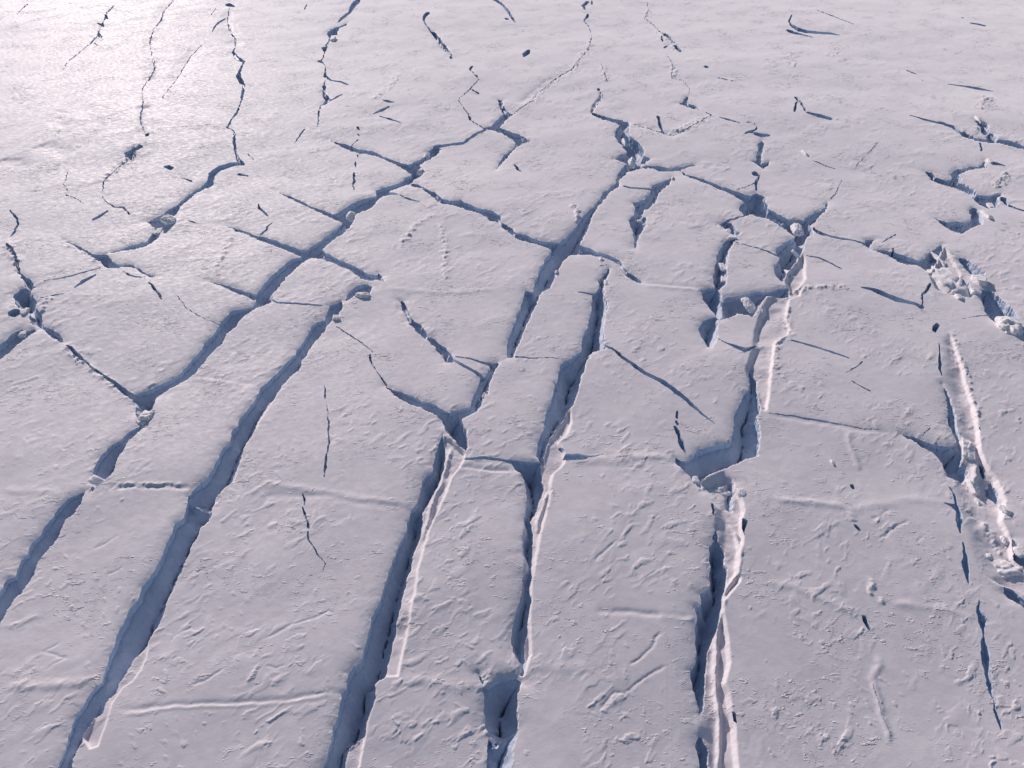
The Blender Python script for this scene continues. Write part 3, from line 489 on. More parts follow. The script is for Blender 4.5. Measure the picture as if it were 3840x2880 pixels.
# ---------------------------------------------------------------- geometry helpers
U = 960.0 / 2212.0                 # map sheet unit -> survey pixel
def survey(pts, step):
    """'c,r: x y ... / c,r: ...' -> list of survey positions (with extra values when step > 2)"""
    out = []
    for seg in pts.split('/'):
        seg = seg.strip()
        if not seg: continue
        head, vals = seg.split(':')
        c, r = [int(a) for a in head.split(',')]
        v = [float(a) for a in vals.split()]
        for i in range(0, len(v) - step + 1, step):
            out.append((c * 960 + v[i] * U, r * 720 + v[i + 1] * U) + tuple(q * U for q in v[i + 2:i + step]))
    return out
SP, CP = math.sin(PITCH), math.cos(PITCH)
def ground(u, v):
    """survey position(s) -> metres on the ice"""
    dx = (np.asarray(u, float) - 1920.0) / FOCAL
    dy = (np.asarray(v, float) - 1440.0) / FOCAL
    down = SP + dy * CP
    fwd = CP - dy * SP
    t = CAM_H / np.maximum(down, 1e-4)
    return dx * t, fwd * t

def _hash(ix, iy, seed):
    h = (ix.astype(np.int64) * 374761393 + iy.astype(np.int64) * 668265263 + seed * 974634777) & 0xffffffff
    h = ((h ^ (h >> 13)) * 1274126177) & 0xffffffff
    h = (h ^ (h >> 16)) & 0xffffffff
    return h.astype(np.float64) / 4294967295.0
def gnoise(x, y, seed=0):
    """gradient noise, about -1..1"""
    x0, y0 = np.floor(x), np.floor(y)
    fx, fy = x - x0, y - y0
    ux, uy = fx * fx * fx * (fx * (fx * 6 - 15) + 10), fy * fy * fy * (fy * (fy * 6 - 15) + 10)
    def g(ox, oy):
        a = _hash(x0 + ox, y0 + oy, seed) * 2 * math.pi
        return np.cos(a) * (fx - ox) + np.sin(a) * (fy - oy)
    a, b, c, d = g(0, 0), g(1, 0), g(0, 1), g(1, 1)
    return 1.6 * ((a * (1 - ux) + b * ux) * (1 - uy) + (c * (1 - ux) + d * ux) * uy)
def sstep(a, b, x):
    t = np.clip((x - a) / (b - a), 0, 1)
    return t * t * (3 - 2 * t)

# ---------------------------------------------------------------- materials
def new_mat(name):
    m = bpy.data.materials.new(name); m.use_nodes = True
    n, l = m.node_tree.nodes, m.node_tree.links
    return m, n, l, n['Principled BSDF']
def noise_node(n, l, vec, scale, detail=4, rough=.6):
    t = n.new('ShaderNodeTexNoise'); t.inputs['Scale'].default_value = scale
    t.inputs['Detail'].default_value = detail; t.inputs['Roughness'].default_value = rough
    l.new(vec, t.inputs['Vector']); return t
def mapped(n, l, scale=(1, 1, 1), rot=(0, 0, 0)):
    tc = n.new('ShaderNodeNewGeometry'); mp = n.new('ShaderNodeMapping')
    mp.inputs['Scale'].default_value = scale; mp.inputs['Rotation'].default_value = rot
    l.new(tc.outputs['Position'], mp.inputs['Vector']); return mp.outputs['Vector']
def snow_material(name, c0, c1, rough=.78, spec=.24, b1=.035, b2=.02, aniso=(1, 2.2, 1), fleck=False):
    m, n, l, p = new_mat(name)
    v = mapped(n, l, aniso, (0, 0, math.radians(-35)))
    big = noise_node(n, l, mapped(n, l), .035, 5, .6)
    ramp = n.new('ShaderNodeValToRGB')
    ramp.color_ramp.elements[0].position = .40; ramp.color_ramp.elements[0].color = (*c0, 1)
    ramp.color_ramp.elements[1].position = .60; ramp.color_ramp.elements[1].color = (*c1, 1)
    midn = noise_node(n, l, mapped(n, l, (1, 1.7, 1), (0, 0, math.radians(-35))), .13, 6, .68)   # packed crust and looser new snow
    av = n.new('ShaderNodeMath'); av.operation = 'MULTIPLY_ADD'; av.inputs[1].default_value = .6
    sc_ = n.new('ShaderNodeMath'); sc_.operation = 'MULTIPLY'; sc_.inputs[1].default_value = .4
    l.new(big.outputs['Fac'], sc_.inputs[0]); l.new(midn.outputs['Fac'], av.inputs[0]); l.new(sc_.outputs[0], av.inputs[2])
    l.new(av.outputs[0], ramp.inputs['Fac']); l.new(ramp.outputs['Color'], p.inputs['Base Color'])
    p.inputs['Roughness'].default_value = rough
    p.inputs['Specular IOR Level'].default_value = spec
    p.inputs['Sheen Weight'].default_value = .85; p.inputs['Sheen Roughness'].default_value = .55
    p.inputs['Sheen Tint'].default_value = (1, .94, .95, 1)
    n1 = noise_node(n, l, v, .55, 5, .62)
    n2 = noise_node(n, l, v, 2.2, 3, .6)
    bu1 = n.new('ShaderNodeBump'); bu1.inputs['Strength'].default_value = 1; bu1.inputs['Distance'].default_value = b1
    bu2 = n.new('ShaderNodeBump'); bu2.inputs['Strength'].default_value = 1; bu2.inputs['Distance'].default_value = b2
    l.new(n1.outputs['Fac'], bu1.inputs['Height']); l.new(n2.outputs['Fac'], bu2.inputs['Height'])
    l.new(bu1.outputs['Normal'], bu2.inputs['Normal']); last = bu2
    if fleck:
        # wind-torn flakes of crust standing a hand's breadth proud, crowded in patches
        pt = noise_node(n, l, mapped(n, l), .028, 3, .6)
        pr = n.new('ShaderNodeMapRange'); pr.inputs['From Min'].default_value = .49; pr.inputs['From Max'].default_value = .66
        pr.inputs['To Min'].default_value = .02; l.new(pt.outputs['Fac'], pr.inputs['Value'])
        # glazed crust, in patches, that glints where it tilts to the sun
        gl = noise_node(n, l, mapped(n, l, (1, 1.8, 1), (0, 0, math.radians(-38))), .22, 5, .7)
        gr = n.new('ShaderNodeMapRange'); gr.inputs['From Min'].default_value = .44; gr.inputs['From Max'].default_value = .64
        gr.inputs['To Max'].default_value = .50; l.new(gl.outputs['Fac'], gr.inputs['Value'])
        l.new(gr.outputs[0], p.inputs['Coat Weight']); p.inputs['Coat Roughness'].default_value = .56
        for sc, dist, lo in ((.15, .50, .60), (.40, .22, .60), (1.0, .06, .61)):
            f = noise_node(n, l, mapped(n, l, (1, 1.9, 1), (0, 0, math.radians(-38 + 20 * sc))), sc, 3, .62)
            f.inputs['Distortion'].default_value = .15
            mr = n.new('ShaderNodeMapRange'); mr.inputs['From Min'].default_value = lo; mr.inputs['From Max'].default_value = lo + .07
            l.new(f.outputs['Fac'], mr.inputs['Value'])
            mm = n.new('ShaderNodeMath'); mm.operation = 'MULTIPLY'
            l.new(mr.outputs[0], mm.inputs[0]); l.new(pr.outputs[0], mm.inputs[1])
            bu = n.new('ShaderNodeBump'); bu.inputs['Strength'].default_value = 1; bu.inputs['Distance'].default_value = dist
            l.new(mm.outputs[0], bu.inputs['Height']); l.new(last.outputs['Normal'], bu.inputs['Normal']); last = bu
    l.new(last.outputs['Normal'], p.inputs['Normal']); l.new(last.outputs['Normal'], p.inputs['Coat Normal'])
    return m
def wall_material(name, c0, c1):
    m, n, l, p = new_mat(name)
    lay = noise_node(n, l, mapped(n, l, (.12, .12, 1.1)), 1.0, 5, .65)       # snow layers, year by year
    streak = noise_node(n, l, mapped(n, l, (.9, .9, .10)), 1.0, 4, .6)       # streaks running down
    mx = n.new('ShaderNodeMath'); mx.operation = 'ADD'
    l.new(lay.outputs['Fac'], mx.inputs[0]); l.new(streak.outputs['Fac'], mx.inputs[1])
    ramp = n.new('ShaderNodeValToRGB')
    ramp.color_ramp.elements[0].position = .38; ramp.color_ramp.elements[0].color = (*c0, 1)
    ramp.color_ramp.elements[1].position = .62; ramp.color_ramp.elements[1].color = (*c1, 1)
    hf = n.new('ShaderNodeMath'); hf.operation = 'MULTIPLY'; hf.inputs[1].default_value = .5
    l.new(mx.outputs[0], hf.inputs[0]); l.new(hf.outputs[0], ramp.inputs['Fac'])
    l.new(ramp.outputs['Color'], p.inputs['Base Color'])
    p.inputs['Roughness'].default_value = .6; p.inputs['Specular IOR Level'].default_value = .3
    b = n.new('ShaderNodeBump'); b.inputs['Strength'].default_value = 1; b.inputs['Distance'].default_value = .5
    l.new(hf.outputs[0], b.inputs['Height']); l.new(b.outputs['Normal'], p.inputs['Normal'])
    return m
M_SNOW = snow_material('wind_packed_snow', (.765, .69, .72), (.895, .82, .835), fleck=True)
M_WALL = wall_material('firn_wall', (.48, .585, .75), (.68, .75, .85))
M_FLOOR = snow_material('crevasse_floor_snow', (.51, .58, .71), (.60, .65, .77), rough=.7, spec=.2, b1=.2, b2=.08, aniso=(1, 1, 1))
M_BLOCK = snow_material('fallen_snow', (.88, .82, .83), (.93, .88, .88), b1=.2, b2=.08, aniso=(1, 1, 1))

for n_ in [M_BLOCK.node_tree.nodes['Principled BSDF']]:      # loose snow lets light through
    n_.inputs['Subsurface Weight'].default_value = .7; n_.inputs['Subsurface Scale'].default_value = 1.2
    n_.inputs['Subsurface Radius'].default_value = (1.0, .95, .9)
# ---------------------------------------------------------------- the ice surface as a fine sheet
CELL = 3.7                         # survey pixels between neighbouring points inside the surveyed area
MX, MY = 220, 200
def axis(lo, hi, m, far_lo, far_hi):
    core = np.arange(lo - m, hi + m + CELL, CELL)
    left, s, x = [], CELL, core[0]
    while x > far_lo: s *= 1.16; x -= s; left.append(max(x, far_lo))
    right, s, x = [], CELL, core[-1]
    while x < far_hi: s *= 1.16; x += s; right.append(min(x, far_hi))
    return np.concatenate([np.array(left[::-1]), core, np.array(right)]), len(left)
us, off_u = axis(0, 3840, MX, -4200, 8040)
vs, off_v = axis(0, 2880, MY, -835, 4600)
NU, NV = len(us), len(vs)
GU, GV = np.meshgrid(us, vs)
X, Y = ground(GU, GV)
DIST = np.sqrt(X * X + Y * Y + CAM_H ** 2)
cell_m = CELL * DIST / FOCAL       # across
cell_y = cell_m * DIST / CAM_H     # along the line of sight (foreshortened)

# crumbly rims: the survey lines are read through a little fractal warp
wamp = np.clip(DIST / 520.0, .7, 2.0)
WX = wamp * (.75 * gnoise(X / 6.5, Y / 6.5, 1) + .42 * gnoise(X / 2.3, Y / 2.3, 2) + .22 * gnoise(X / 1.0, Y / 1.0, 3))
WY = wamp * (.75 * gnoise(X / 6.5, Y / 6.5, 4) + .42 * gnoise(X / 2.3, Y / 2.3, 5) + .22 * gnoise(X / 1.0, Y / 1.0, 6))

SH = Vector((sdir.x, sdir.y)).normalized()
def outline_from_line(pts):
    """a thin crack: (u, v, width) along its middle -> closed outline"""
    L_, R_ = [], []
    n = len(pts)
    for i, (u, v, w) in enumerate(pts):
        a = pts[max(i - 1, 0)]; b = pts[min(i + 1, n - 1)]
        tx, ty = b[0] - a[0], b[1] - a[1]
        q = math.hypot(tx, ty) or 1
        nx, ny = -ty / q, tx / q
        hw = max(w, 7.5 * U) * .5
        L_.append((u + nx * hw, v + ny * hw)); R_.append((u - nx * hw, v - ny * hw))
    a, b = pts[0], pts[1]; q = math.hypot(b[0] - a[0], b[1] - a[1]) or 1
    s = (a[0] - (b[0] - a[0]) / q * a[2] * .6, a[1] - (b[1] - a[1]) / q * a[2] * .6)
    a, b = pts[-1], pts[-2]; q = math.hypot(b[0] - a[0], b[1] - a[1]) or 1
    e = (a[0] - (b[0] - a[0]) / q * a[2] * .6, a[1] - (b[1] - a[1]) / q * a[2] * .6)
    return [s] + L_ + [e] + R_[::-1]

def poly_fields(poly, marg, jag):
    """signed distance (inside negative), distance to shaded and to sunlit brinks, on the part of the sheet around poly"""
    pu = [p[0] for p in poly]; pv = [p[1] for p in poly]
    i0 = max(np.searchsorted(us, min(pu) - marg), 0); i1 = min(np.searchsorted(us, max(pu) + marg), NU)
    j0 = max(np.searchsorted(vs, min(pv) - marg), 0); j1 = min(np.searchsorted(vs, max(pv) + marg), NV)
    if i1 - i0 < 2 or j1 - j0 < 2: return None
    sl = (slice(j0, j1), slice(i0, i1))
    x = (X[sl] + WX[sl] * jag).astype(np.float32); y = (Y[sl] + WY[sl] * jag).astype(np.float32)
    wx, wy = ground(pu, pv)
    area = .5 * np.sum(wx * np.roll(wy, -1) - np.roll(wx, -1) * wy)
    dA = np.full(x.shape, 1e9, np.float32); dB = dA.copy(); inside = np.zeros(x.shape, bool)
    n = len(wx)
    for i in range(n):
        ax, ay, bx, by = wx[i], wy[i], wx[(i + 1) % n], wy[(i + 1) % n]
        ex, ey = bx - ax, by - ay
        L2 = ex * ex + ey * ey
        if L2 < 1e-9: continue
        t = np.clip(((x - ax) * ex + (y - ay) * ey) / L2, 0, 1)
        d = (x - ax - t * ex) ** 2 + (y - ay - t * ey) ** 2
        nx, ny = (-ey, ex) if area > 0 else (ey, -ex)            # points into the opening
        if nx * SH.x + ny * SH.y < 0: np.minimum(dA, d, out=dA)  # brink on the sun's side: its wall is in shade
        else: np.minimum(dB, d, out=dB)
        if ay != by:
            cr = ((ay > y) != (by > y)) & (x < (bx - ax) * (y - ay) / (by - ay) + ax)
            inside ^= cr
    dA = np.sqrt(dA); dB = np.sqrt(dB)
    dm = np.minimum(dA, dB)
    return sl, np.where(inside, -dm, dm), np.minimum(dA, 200), np.minimum(dB, 200)

# relief of the unbroken snow: slow swells, drifts, and wind-cut sastrugi at every size the sheet can carry
def octave(lam, amp, seed, ang=-35, st=2.0):
    a = math.radians(ang)
    xr = (X * math.cos(a) + Y * math.sin(a)) / (lam * st); yr = (-X * math.sin(a) + Y * math.cos(a)) / lam
    fade = sstep(1.6, 3.2, lam * 1.3 / (.55 * cell_m + .45 * cell_y))
    return gnoise(xr, yr, seed), amp * fade
H = np.zeros_like(X)
for lam, amp, sd, ang, st in ((260, 2.6, 11, 20, 1.5), (95, 1.0, 12, -10, 1.6), (38, .42, 13, 30, 1.6)):
    n_, a_ = octave(lam, amp, sd, ang, st); H += n_ * a_
patch = sstep(-.25, .45, gnoise(X / 42, Y / 42, 21) + .5 * gnoise(X / 17, Y / 17, 22))
wob = gnoise(X / 9, Y / 9, 23), gnoise(X / 9, Y / 9, 24)
for lam, amp, sd in ((16, .09, 31), (8, .045, 32), (4.2, .02, 33), (2.2, .012, 34)):
    a = math.radians(38)
    xw, yw = X + wob[0] * 2.0, Y + wob[1] * 2.0
    xr = (xw * math.cos(a) + yw * math.sin(a)) / (lam * 1.9); yr = (-xw * math.sin(a) + yw * math.cos(a)) / lam
    fade = sstep(1.3, 2.6, lam * 1.3 / (.6 * cell_m + .4 * cell_y))
    n_ = gnoise(xr, yr, sd)
    H += amp * fade * (.15 + 1.0 * patch) * (np.abs(n_) * -1.6 + .5)
# thin plates of hard crust: flat tops, crisp little scarps, crowded in patches
def plates(lam, st, ang, amp, thr, sharp, sd, mask):
    a = math.radians(ang)
    xw, yw = X + wob[0] * lam * .25, Y + wob[1] * lam * .25
    xr = (xw * math.cos(a) + yw * math.sin(a)) / (lam * st); yr = (-xw * math.sin(a) + yw * math.cos(a)) / lam
    n_ = gnoise(xr, yr, sd) + .45 * gnoise(xr * 2.3, yr * 2.3, sd + 1) + .25 * gnoise(xr * 5.1, yr * 5.1, sd + 2)
    fade = sstep(1.2, 2.6, lam / (.6 * cell_m + .4 * cell_y))
    vary = np.clip(.25 + 1.1 * gnoise(xr * .9 + 31, yr * 1.3 + 7, sd + 3), 0, 1)
    return amp * fade * mask * vary * sstep(thr, thr + sharp, n_)
pm1 = sstep(-.2, .35, gnoise(X / 55, Y / 70, 45) + .4 * gnoise(X / 20, Y / 20, 46))
pm2 = sstep(.05, .5, gnoise(X / 40, Y / 48, 47) + .4 * gnoise(X / 15, Y / 15, 48))
H += plates(18, 2.0, 52, .17, .18, .07, 401, pm1)
H += plates(9, 2.0, 44, .20, .25, .10, 411, pm1)
H += plates(4.6, 2.4, 40, .30, .25, .14, 421, pm1)
H += plates(3.4, 1.5, -48, .24, .35, .2, 431, pm2)
H += plates(34, 2.4, 25, .42, .22, .18, 441, sstep(520, 800, DIST))
H += plates(18, 2.4, 10, .34, .25, .22, 451, sstep(480, 700, DIST) * pm1)

for depth, wa, wb, pts in SHELVES:
    poly = survey(pts, 2)
    f = poly_fields(poly, 40, .4)
    if f is None: continue
    sl, sd_, dA, dB = f
    ins = (sd_ < 0)
    H[sl] -= depth * (.85 + .25 * gnoise(X[sl] / 12, Y[sl] / 12, 91) + .03 * gnoise(X[sl] / 3, Y[sl] / 3, 92)) * sstep(0, wa, np.where(ins, dA, 0)) * sstep(0, wb, np.where(ins, dB, 0)) * ins
def line_dist(poly, marg, jag=1.0):
    pu = [p[0] for p in poly]; pv = [p[1] for p in poly]
    i0 = max(np.searchsorted(us, min(pu) - marg), 0); i1 = min(np.searchsorted(us, max(pu) + marg), NU)
    j0 = max(np.searchsorted(vs, min(pv) - marg), 0); j1 = min(np.searchsorted(vs, max(pv) + marg), NV)
    sl = (slice(j0, j1), slice(i0, i1))
    x = X[sl] + WX[sl] * jag; y = Y[sl] + WY[sl] * jag
    wx, wy = ground(pu, pv)
    d = np.full(x.shape, 1e9); s = np.zeros(x.shape); acc = 0; tot = sum(math.hypot(wx[i + 1] - wx[i], wy[i + 1] - wy[i]) for i in range(len(wx) - 1))
    for i in range(len(wx) - 1):
        ex, ey = wx[i + 1] - wx[i], wy[i + 1] - wy[i]; L2 = ex * ex + ey * ey
        if L2 < 1e-9: continue
        t = np.clip(((x - wx[i]) * ex + (y - wy[i]) * ey) / L2, 0, 1)
        dd = (x - wx[i] - t * ex) ** 2 + (y - wy[i] - t * ey) ** 2
        m = dd < d; d = np.where(m, dd, d); s = np.where(m, (acc + t * math.sqrt(L2)) / tot, s); acc += math.sqrt(L2)
    return sl, np.sqrt(d), s
for h, w, pts in LINES:
    for run in ([pts] if pts.count('/') == 0 else [pts]):
        segs, cur = [], []
        for s_ in run.split('/'):
            p_ = survey(s_, 2)
            if cur and math.hypot(p_[0][0] - cur[-1][0], p_[0][1] - cur[-1][1]) > 130: segs.append(cur); cur = []
            cur += p_
        segs.append(cur)
        for sg in segs:
            if len(sg) < 2: continue
            sl, d, s = line_dist(sg, 60, .8)
            w_ = w * np.clip(DIST[sl] / 450, .8, 3.0)
            end = sstep(0, .12, s) * sstep(1, .88, s)
            crumb = (.9 + .35 * gnoise(X[sl] / 7, Y[sl] / 7, 51)) if abs(h) >= 1.4 or h < .65 else np.clip(.35 + .9 * gnoise(X[sl] / 4.5, Y[sl] / 4.5, 51) + .6 * gnoise(X[sl] / 1.8, Y[sl] / 1.8, 52), 0, 1.3)
            if abs(h) <= .6: h *= .8
            H[sl] += h * end * np.exp(-(d / w_) ** 2) * crumb * np.clip(DIST[sl] / 520, .9, 1.5)

# crevasses: union of all openings, each point inside owned by the one it lies deepest in
SD = np.full(X.shape, 1e6); OWN = np.full(X.shape, -1, int)
FLOOR = np.zeros_like(X); ROLL = np.zeros_like(X)
for k_, f_ in enumerate(FEATURES):
    outl = [outline_from_line(survey(r, 3)) for r in f_['lines'].split('|')] if 'lines' in f_ else [survey(f_['polys'], 2)]
    f_['outl'] = outl
    big = f_['kind'] == 'crevasse'
    for poly in outl:
        fr = poly_fields(poly, 90 if big else 40, f_['jag'])
        if fr is None: continue
        sl, sd_, dA, dB = fr
        ins = sd_ < 0
        w = np.minimum(dA + dB, 60)
        D = np.minimum(f_['c'] * w, f_['dmax'])
        t = dA / (dA + dB + 1e-6)
        prof = .36 + .64 * sstep(0, .46, t)
        base = D * prof * (1 - f_['k'] * np.clip((t - .4) / .6, 0, 1))
        if big:
            x_, y_ = X[sl], Y[sl]
            dash = sstep(-.25, .35, gnoise(x_ / 7, y_ / 7, 61) + .5 * gnoise(x_ / 2.5, y_ / 2.5, 62))
            base = base + D * .75 * np.exp(-((t - .47) / .03) ** 2) * dash * (w > 4)
            base = base * (1 + .10 * gnoise(x_ / 9, y_ / 9, 63)) + .5 * gnoise(x_ / 4, y_ / 4, 64) * sstep(0, 3, w) * .8
        base = np.maximum(base, .25)
        FLOOR[sl] = np.where(ins, np.maximum(FLOOR[sl], base), FLOOR[sl])
        m = sd_ < SD[sl]
        OWN[sl] = np.where(m, k_, OWN[sl]); SD[sl] = np.where(m, sd_, SD[sl])
        if f_['roll']:
            near = 3.2 if big else 1.6
            ROLL[sl] = np.maximum(ROLL[sl], np.where(ins, 1, np.exp(-dA / near)) * f_['roll'] * sstep(2, 30, w if not big else 30))
H -= ROLL * .8
SD = np.where(np.abs(SD) < 1e-4, 1e-4, SD)

# ---------------------------------------------------------------- cut the sheet along the rims
idx = np.arange(NU * NV).reshape(NV, NU)
a, b, c, d = idx[:-1, :-1].ravel(), idx[:-1, 1:].ravel(), idx[1:, 1:].ravel(), idx[1:, :-1].ravel()
par = ((np.add.outer(np.arange(NV - 1), np.arange(NU - 1))) % 2 == 0).ravel()
T1 = np.where(par[:, None], np.stack([a, d, c], 1), np.stack([a, d, b], 1))
T2 = np.where(par[:, None], np.stack([a, c, b], 1), np.stack([b, d, c], 1))
TRI = np.concatenate([T1, T2])
fx, fy, fh, fs, fo, ff = X.ravel(), Y.ravel(), H.ravel(), SD.ravel(), OWN.ravel(), FLOOR.ravel()
neg = fs[TRI] < 0
cnt = neg.sum(1)
surf_full = TRI[cnt == 0]; in_full = TRI[cnt == 3]
mix = TRI[(cnt == 1) | (cnt == 2)]; mneg = neg[(cnt == 1) | (cnt == 2)]
lone_is_neg = mneg.sum(1) == 1
lone = np.where(lone_is_neg, mneg.argmax(1), (~mneg).argmax(1))
r = np.arange(len(mix))
A_, B_, C_ = mix[r, lone], mix[r, (lone + 1) % 3], mix[r, (lone + 2) % 3]
NG = NU * NV
def edge_key(p, q_): return np.minimum(p, q_).astype(np.int64) * NG + np.maximum(p, q_)
keys = np.concatenate([edge_key(A_, B_), edge_key(A_, C_)])
uk, inv = np.unique(keys, return_inverse=True)
p0, p1 = uk // NG, uk % NG
tt = fs[p0] / (fs[p0] - fs[p1])
tt = np.clip(tt, .02, .98)
cx, cy, ch = fx[p0] + tt * (fx[p1] - fx[p0]), fy[p0] + tt * (fy[p1] - fy[p0]), fh[p0] + tt * (fh[p1] - fh[p0])
inn = np.where(fs[p0] < 0, p0, p1)
cfl, cown = ff[inn], fo[inn]
eAB, eAC = inv[:len(A_)] + NG, inv[len(A_):] + NG
ax_ = np.concatenate([fx, cx]); ay_ = np.concatenate([fy, cy]); ah_ = np.concatenate([fh, ch])
af_ = np.concatenate([ff, cfl]); ao_ = np.concatenate([fo, cown])
ln = lone_is_neg
tri_lone = np.stack([A_, eAB, eAC], 1)
q1 = np.stack([eAB, B_, C_], 1); q2 = np.stack([eAB, C_, eAC], 1)
SURF = np.concatenate([surf_full, tri_lone[~ln], q1[ln], q2[ln]])
INNER = np.concatenate([in_full, tri_lone[ln], q1[~ln], q2[~ln]])
inn_owner = np.concatenate([fo[in_full[:, 0]], fo[A_[ln]], fo[B_[~ln]], fo[B_[~ln]]])
WSEG = np.where(ln[:, None], np.stack([eAB, eAC], 1), np.stack([eAC, eAB], 1))    # opening on a fixed side
wown = np.where(ln, fo[A_], fo[B_])

def mesh_object(name, co, tris, mat, parent=None, smooth=True):
    me = bpy.data.meshes.new(name)
    me.vertices.add(len(co)); me.vertices.foreach_set('co', np.ascontiguousarray(co, np.float32).ravel())
    n = tris.shape[1]
    me.loops.add(len(tris) * n); me.loops.foreach_set('vertex_index', np.ascontiguousarray(tris, np.int32).ravel())
    me.polygons.add(len(tris)); me.polygons.foreach_set('loop_start', np.arange(len(tris), dtype=np.int32) * n)
    if smooth: me.polygons.foreach_set('use_smooth', np.ones(len(tris), bool))
    me.update(calc_edges=True)
    me.materials.append(mat)
    o = bpy.data.objects.new(name, me); scene.collection.objects.link(o)
    if parent: o.parent = parent
    return o
def compact(tris, co):
    u_, inv_ = np.unique(tris, return_inverse=True)
    return co[u_], inv_.reshape(tris.shape)

co_top = np.stack([ax_, ay_, ah_], 1)
co_s, tr_s = compact(SURF, co_top)
# carry the snow on to the horizon and behind the viewer
border = np.concatenate([idx[0, :], idx[1:, -1], idx[-1, -2::-1], idx[-2:0:-1, 0]])
bpos = co_top[border]
ctr = np.array([0.0, 600.0])
dirv = bpos[:, :2] - ctr; dirv /= np.linalg.norm(dirv, axis=1)[:, None]
far = np.concatenate([bpos[:, :2] + dirv * 60000.0, bpos[:, 2:3] * 0], 1)
u_s = np.unique(SURF)
bl = np.searchsorted(u_s, border); nb = len(border)
base_n = len(co_s)
co_s = np.concatenate([co_s, far])
j = np.arange(nb); jn = (j + 1) % nb
ring = np.concatenate([np.stack([bl[j], bl[jn], base_n + jn], 1), np.stack([bl[j], base_n + jn, base_n + j], 1)])
tr_s = np.concatenate([tr_s, ring])
# keep all faces looking up
e1 = co_s[tr_s[:, 1]] - co_s[tr_s[:, 0]]; e2 = co_s[tr_s[:, 2]] - co_s[tr_s[:, 0]]
flip = (e1[:, 0] * e2[:, 1] - e1[:, 1] * e2[:, 0]) < 0
tr_s[flip] = tr_s[flip][:, ::-1]
terrain = mesh_object('terrain', co_s, tr_s, M_SNOW)
terrain['kind'] = 'structure'
terrain['label'] = 'wind packed glacier snow, mauve grey and rippled, broken into slabs'

# ---------------------------------------------------------------- one object per crevasse, crack and hole
sx, sy = ax_[WSEG[:, 1]] - ax_[WSEG[:, 0]], ay_[WSEG[:, 1]] - ay_[WSEG[:, 0]]
# normal pointing into the opening: towards the inside grid point
inside_pt = np.where(ln, A_, B_)
mx_, my_ = fx[inside_pt] - ax_[WSEG[:, 0]], fy[inside_pt] - ay_[WSEG[:, 0]]
nx_, ny_ = -sy, sx
sgn = np.where(nx_ * mx_ + ny_ * my_ < 0, -1, 1)
ql = np.sqrt(nx_ ** 2 + ny_ ** 2) + 1e-9
nx_, ny_ = nx_ / ql * sgn, ny_ / ql * sgn
vnx = np.zeros(len(ax_)); vny = np.zeros(len(ax_))
for e in (0, 1):
    np.add.at(vnx, WSEG[:, e], nx_ * ql); np.add.at(vny, WSEG[:, e], ny_ * ql)
qq = np.sqrt(vnx ** 2 + vny ** 2) + 1e-9; vnx /= qq; vny /= qq
seg_lit = (vnx[WSEG[:, 0]] + vnx[WSEG[:, 1]]) * SH.x + (vny[WSEG[:, 0]] + vny[WSEG[:, 1]]) * SH.y > .1

def pieces_of(tris):
    """the separate openings of one broken crack"""
    u_, inv_ = np.unique(tris, return_inverse=True); inv_ = inv_.reshape(tris.shape)
    lab = np.arange(len(u_))
    while True:
        m = lab[inv_].min(1); new = lab.copy()
        for e in range(3): np.minimum.at(new, inv_[:, e], m)
        if (new == lab).all(): break
        lab = new
    tl = lab[inv_[:, 0]]
    return [(tris[tl == v], u_[lab == v]) for v in np.unique(tl) if (tl == v).sum() > 1]
def wall_runs(wi):
    """follow each rim round and split it where it turns from facing away from the sun to facing it"""
    S_ = WSEG[wi]; at = {}
    for i, (p_, q_) in enumerate(S_):
        at.setdefault(int(p_), []).append(i); at.setdefault(int(q_), []).append(i)
    left = set(range(len(S_))); runs = []; stray = []
    ends = [v for v, l_ in at.items() if len(l_) == 1] + list(at)
    for v0 in ends:
        chain, v = [], v0
        while True:
            nxt = [i for i in at[v] if i in left]
            if not nxt: break
            i = nxt[0]; left.discard(i); chain.append(i)
            v = int(S_[i][1]) if int(S_[i][0]) == v else int(S_[i][0])
        if len(chain) < 12 and (len(S_) > 40 or runs): stray += chain; continue
        ch_ = np.array(chain); f = (vnx[S_[ch_][:, 0]] * SH.x + vny[S_[ch_][:, 0]] * SH.y)
        w_ = min(41, len(f) // 2 * 2 - 1)
        closed = v == v0
        pad = np.pad(f, w_ // 2, mode='wrap' if closed else 'edge')
        lit = np.convolve(pad, np.ones(w_) / w_, 'valid')[:len(f)] > .05
        cuts = [0] + [i for i in range(1, len(lit)) if lit[i] != lit[i - 1]] + [len(lit)]
        pieces = []
        for a_, b_ in zip(cuts[:-1], cuts[1:]):
            if pieces and (b_ - a_ < 12 or pieces[-1][1] == lit[a_]): pieces[-1][0] += chain[a_:b_]
            else: pieces.append([chain[a_:b_], lit[a_]])
        if closed and len(pieces) > 2 and pieces[0][1] == pieces[-1][1]:
            pieces[0][0] = pieces.pop()[0] + pieces[0][0]
        runs += [('sunlit_wall' if l_ else 'shaded_wall', S_[np.array(c_)]) for c_, l_ in pieces]
    if stray:
        if runs:
            k0 = max(range(len(runs)), key=lambda i: len(runs[i][1]))
            runs[k0] = (runs[k0][0], np.concatenate([runs[k0][1], S_[np.array(stray)]]))
        else: runs.append(('shaded_wall', S_[np.array(stray)]))
    return runs

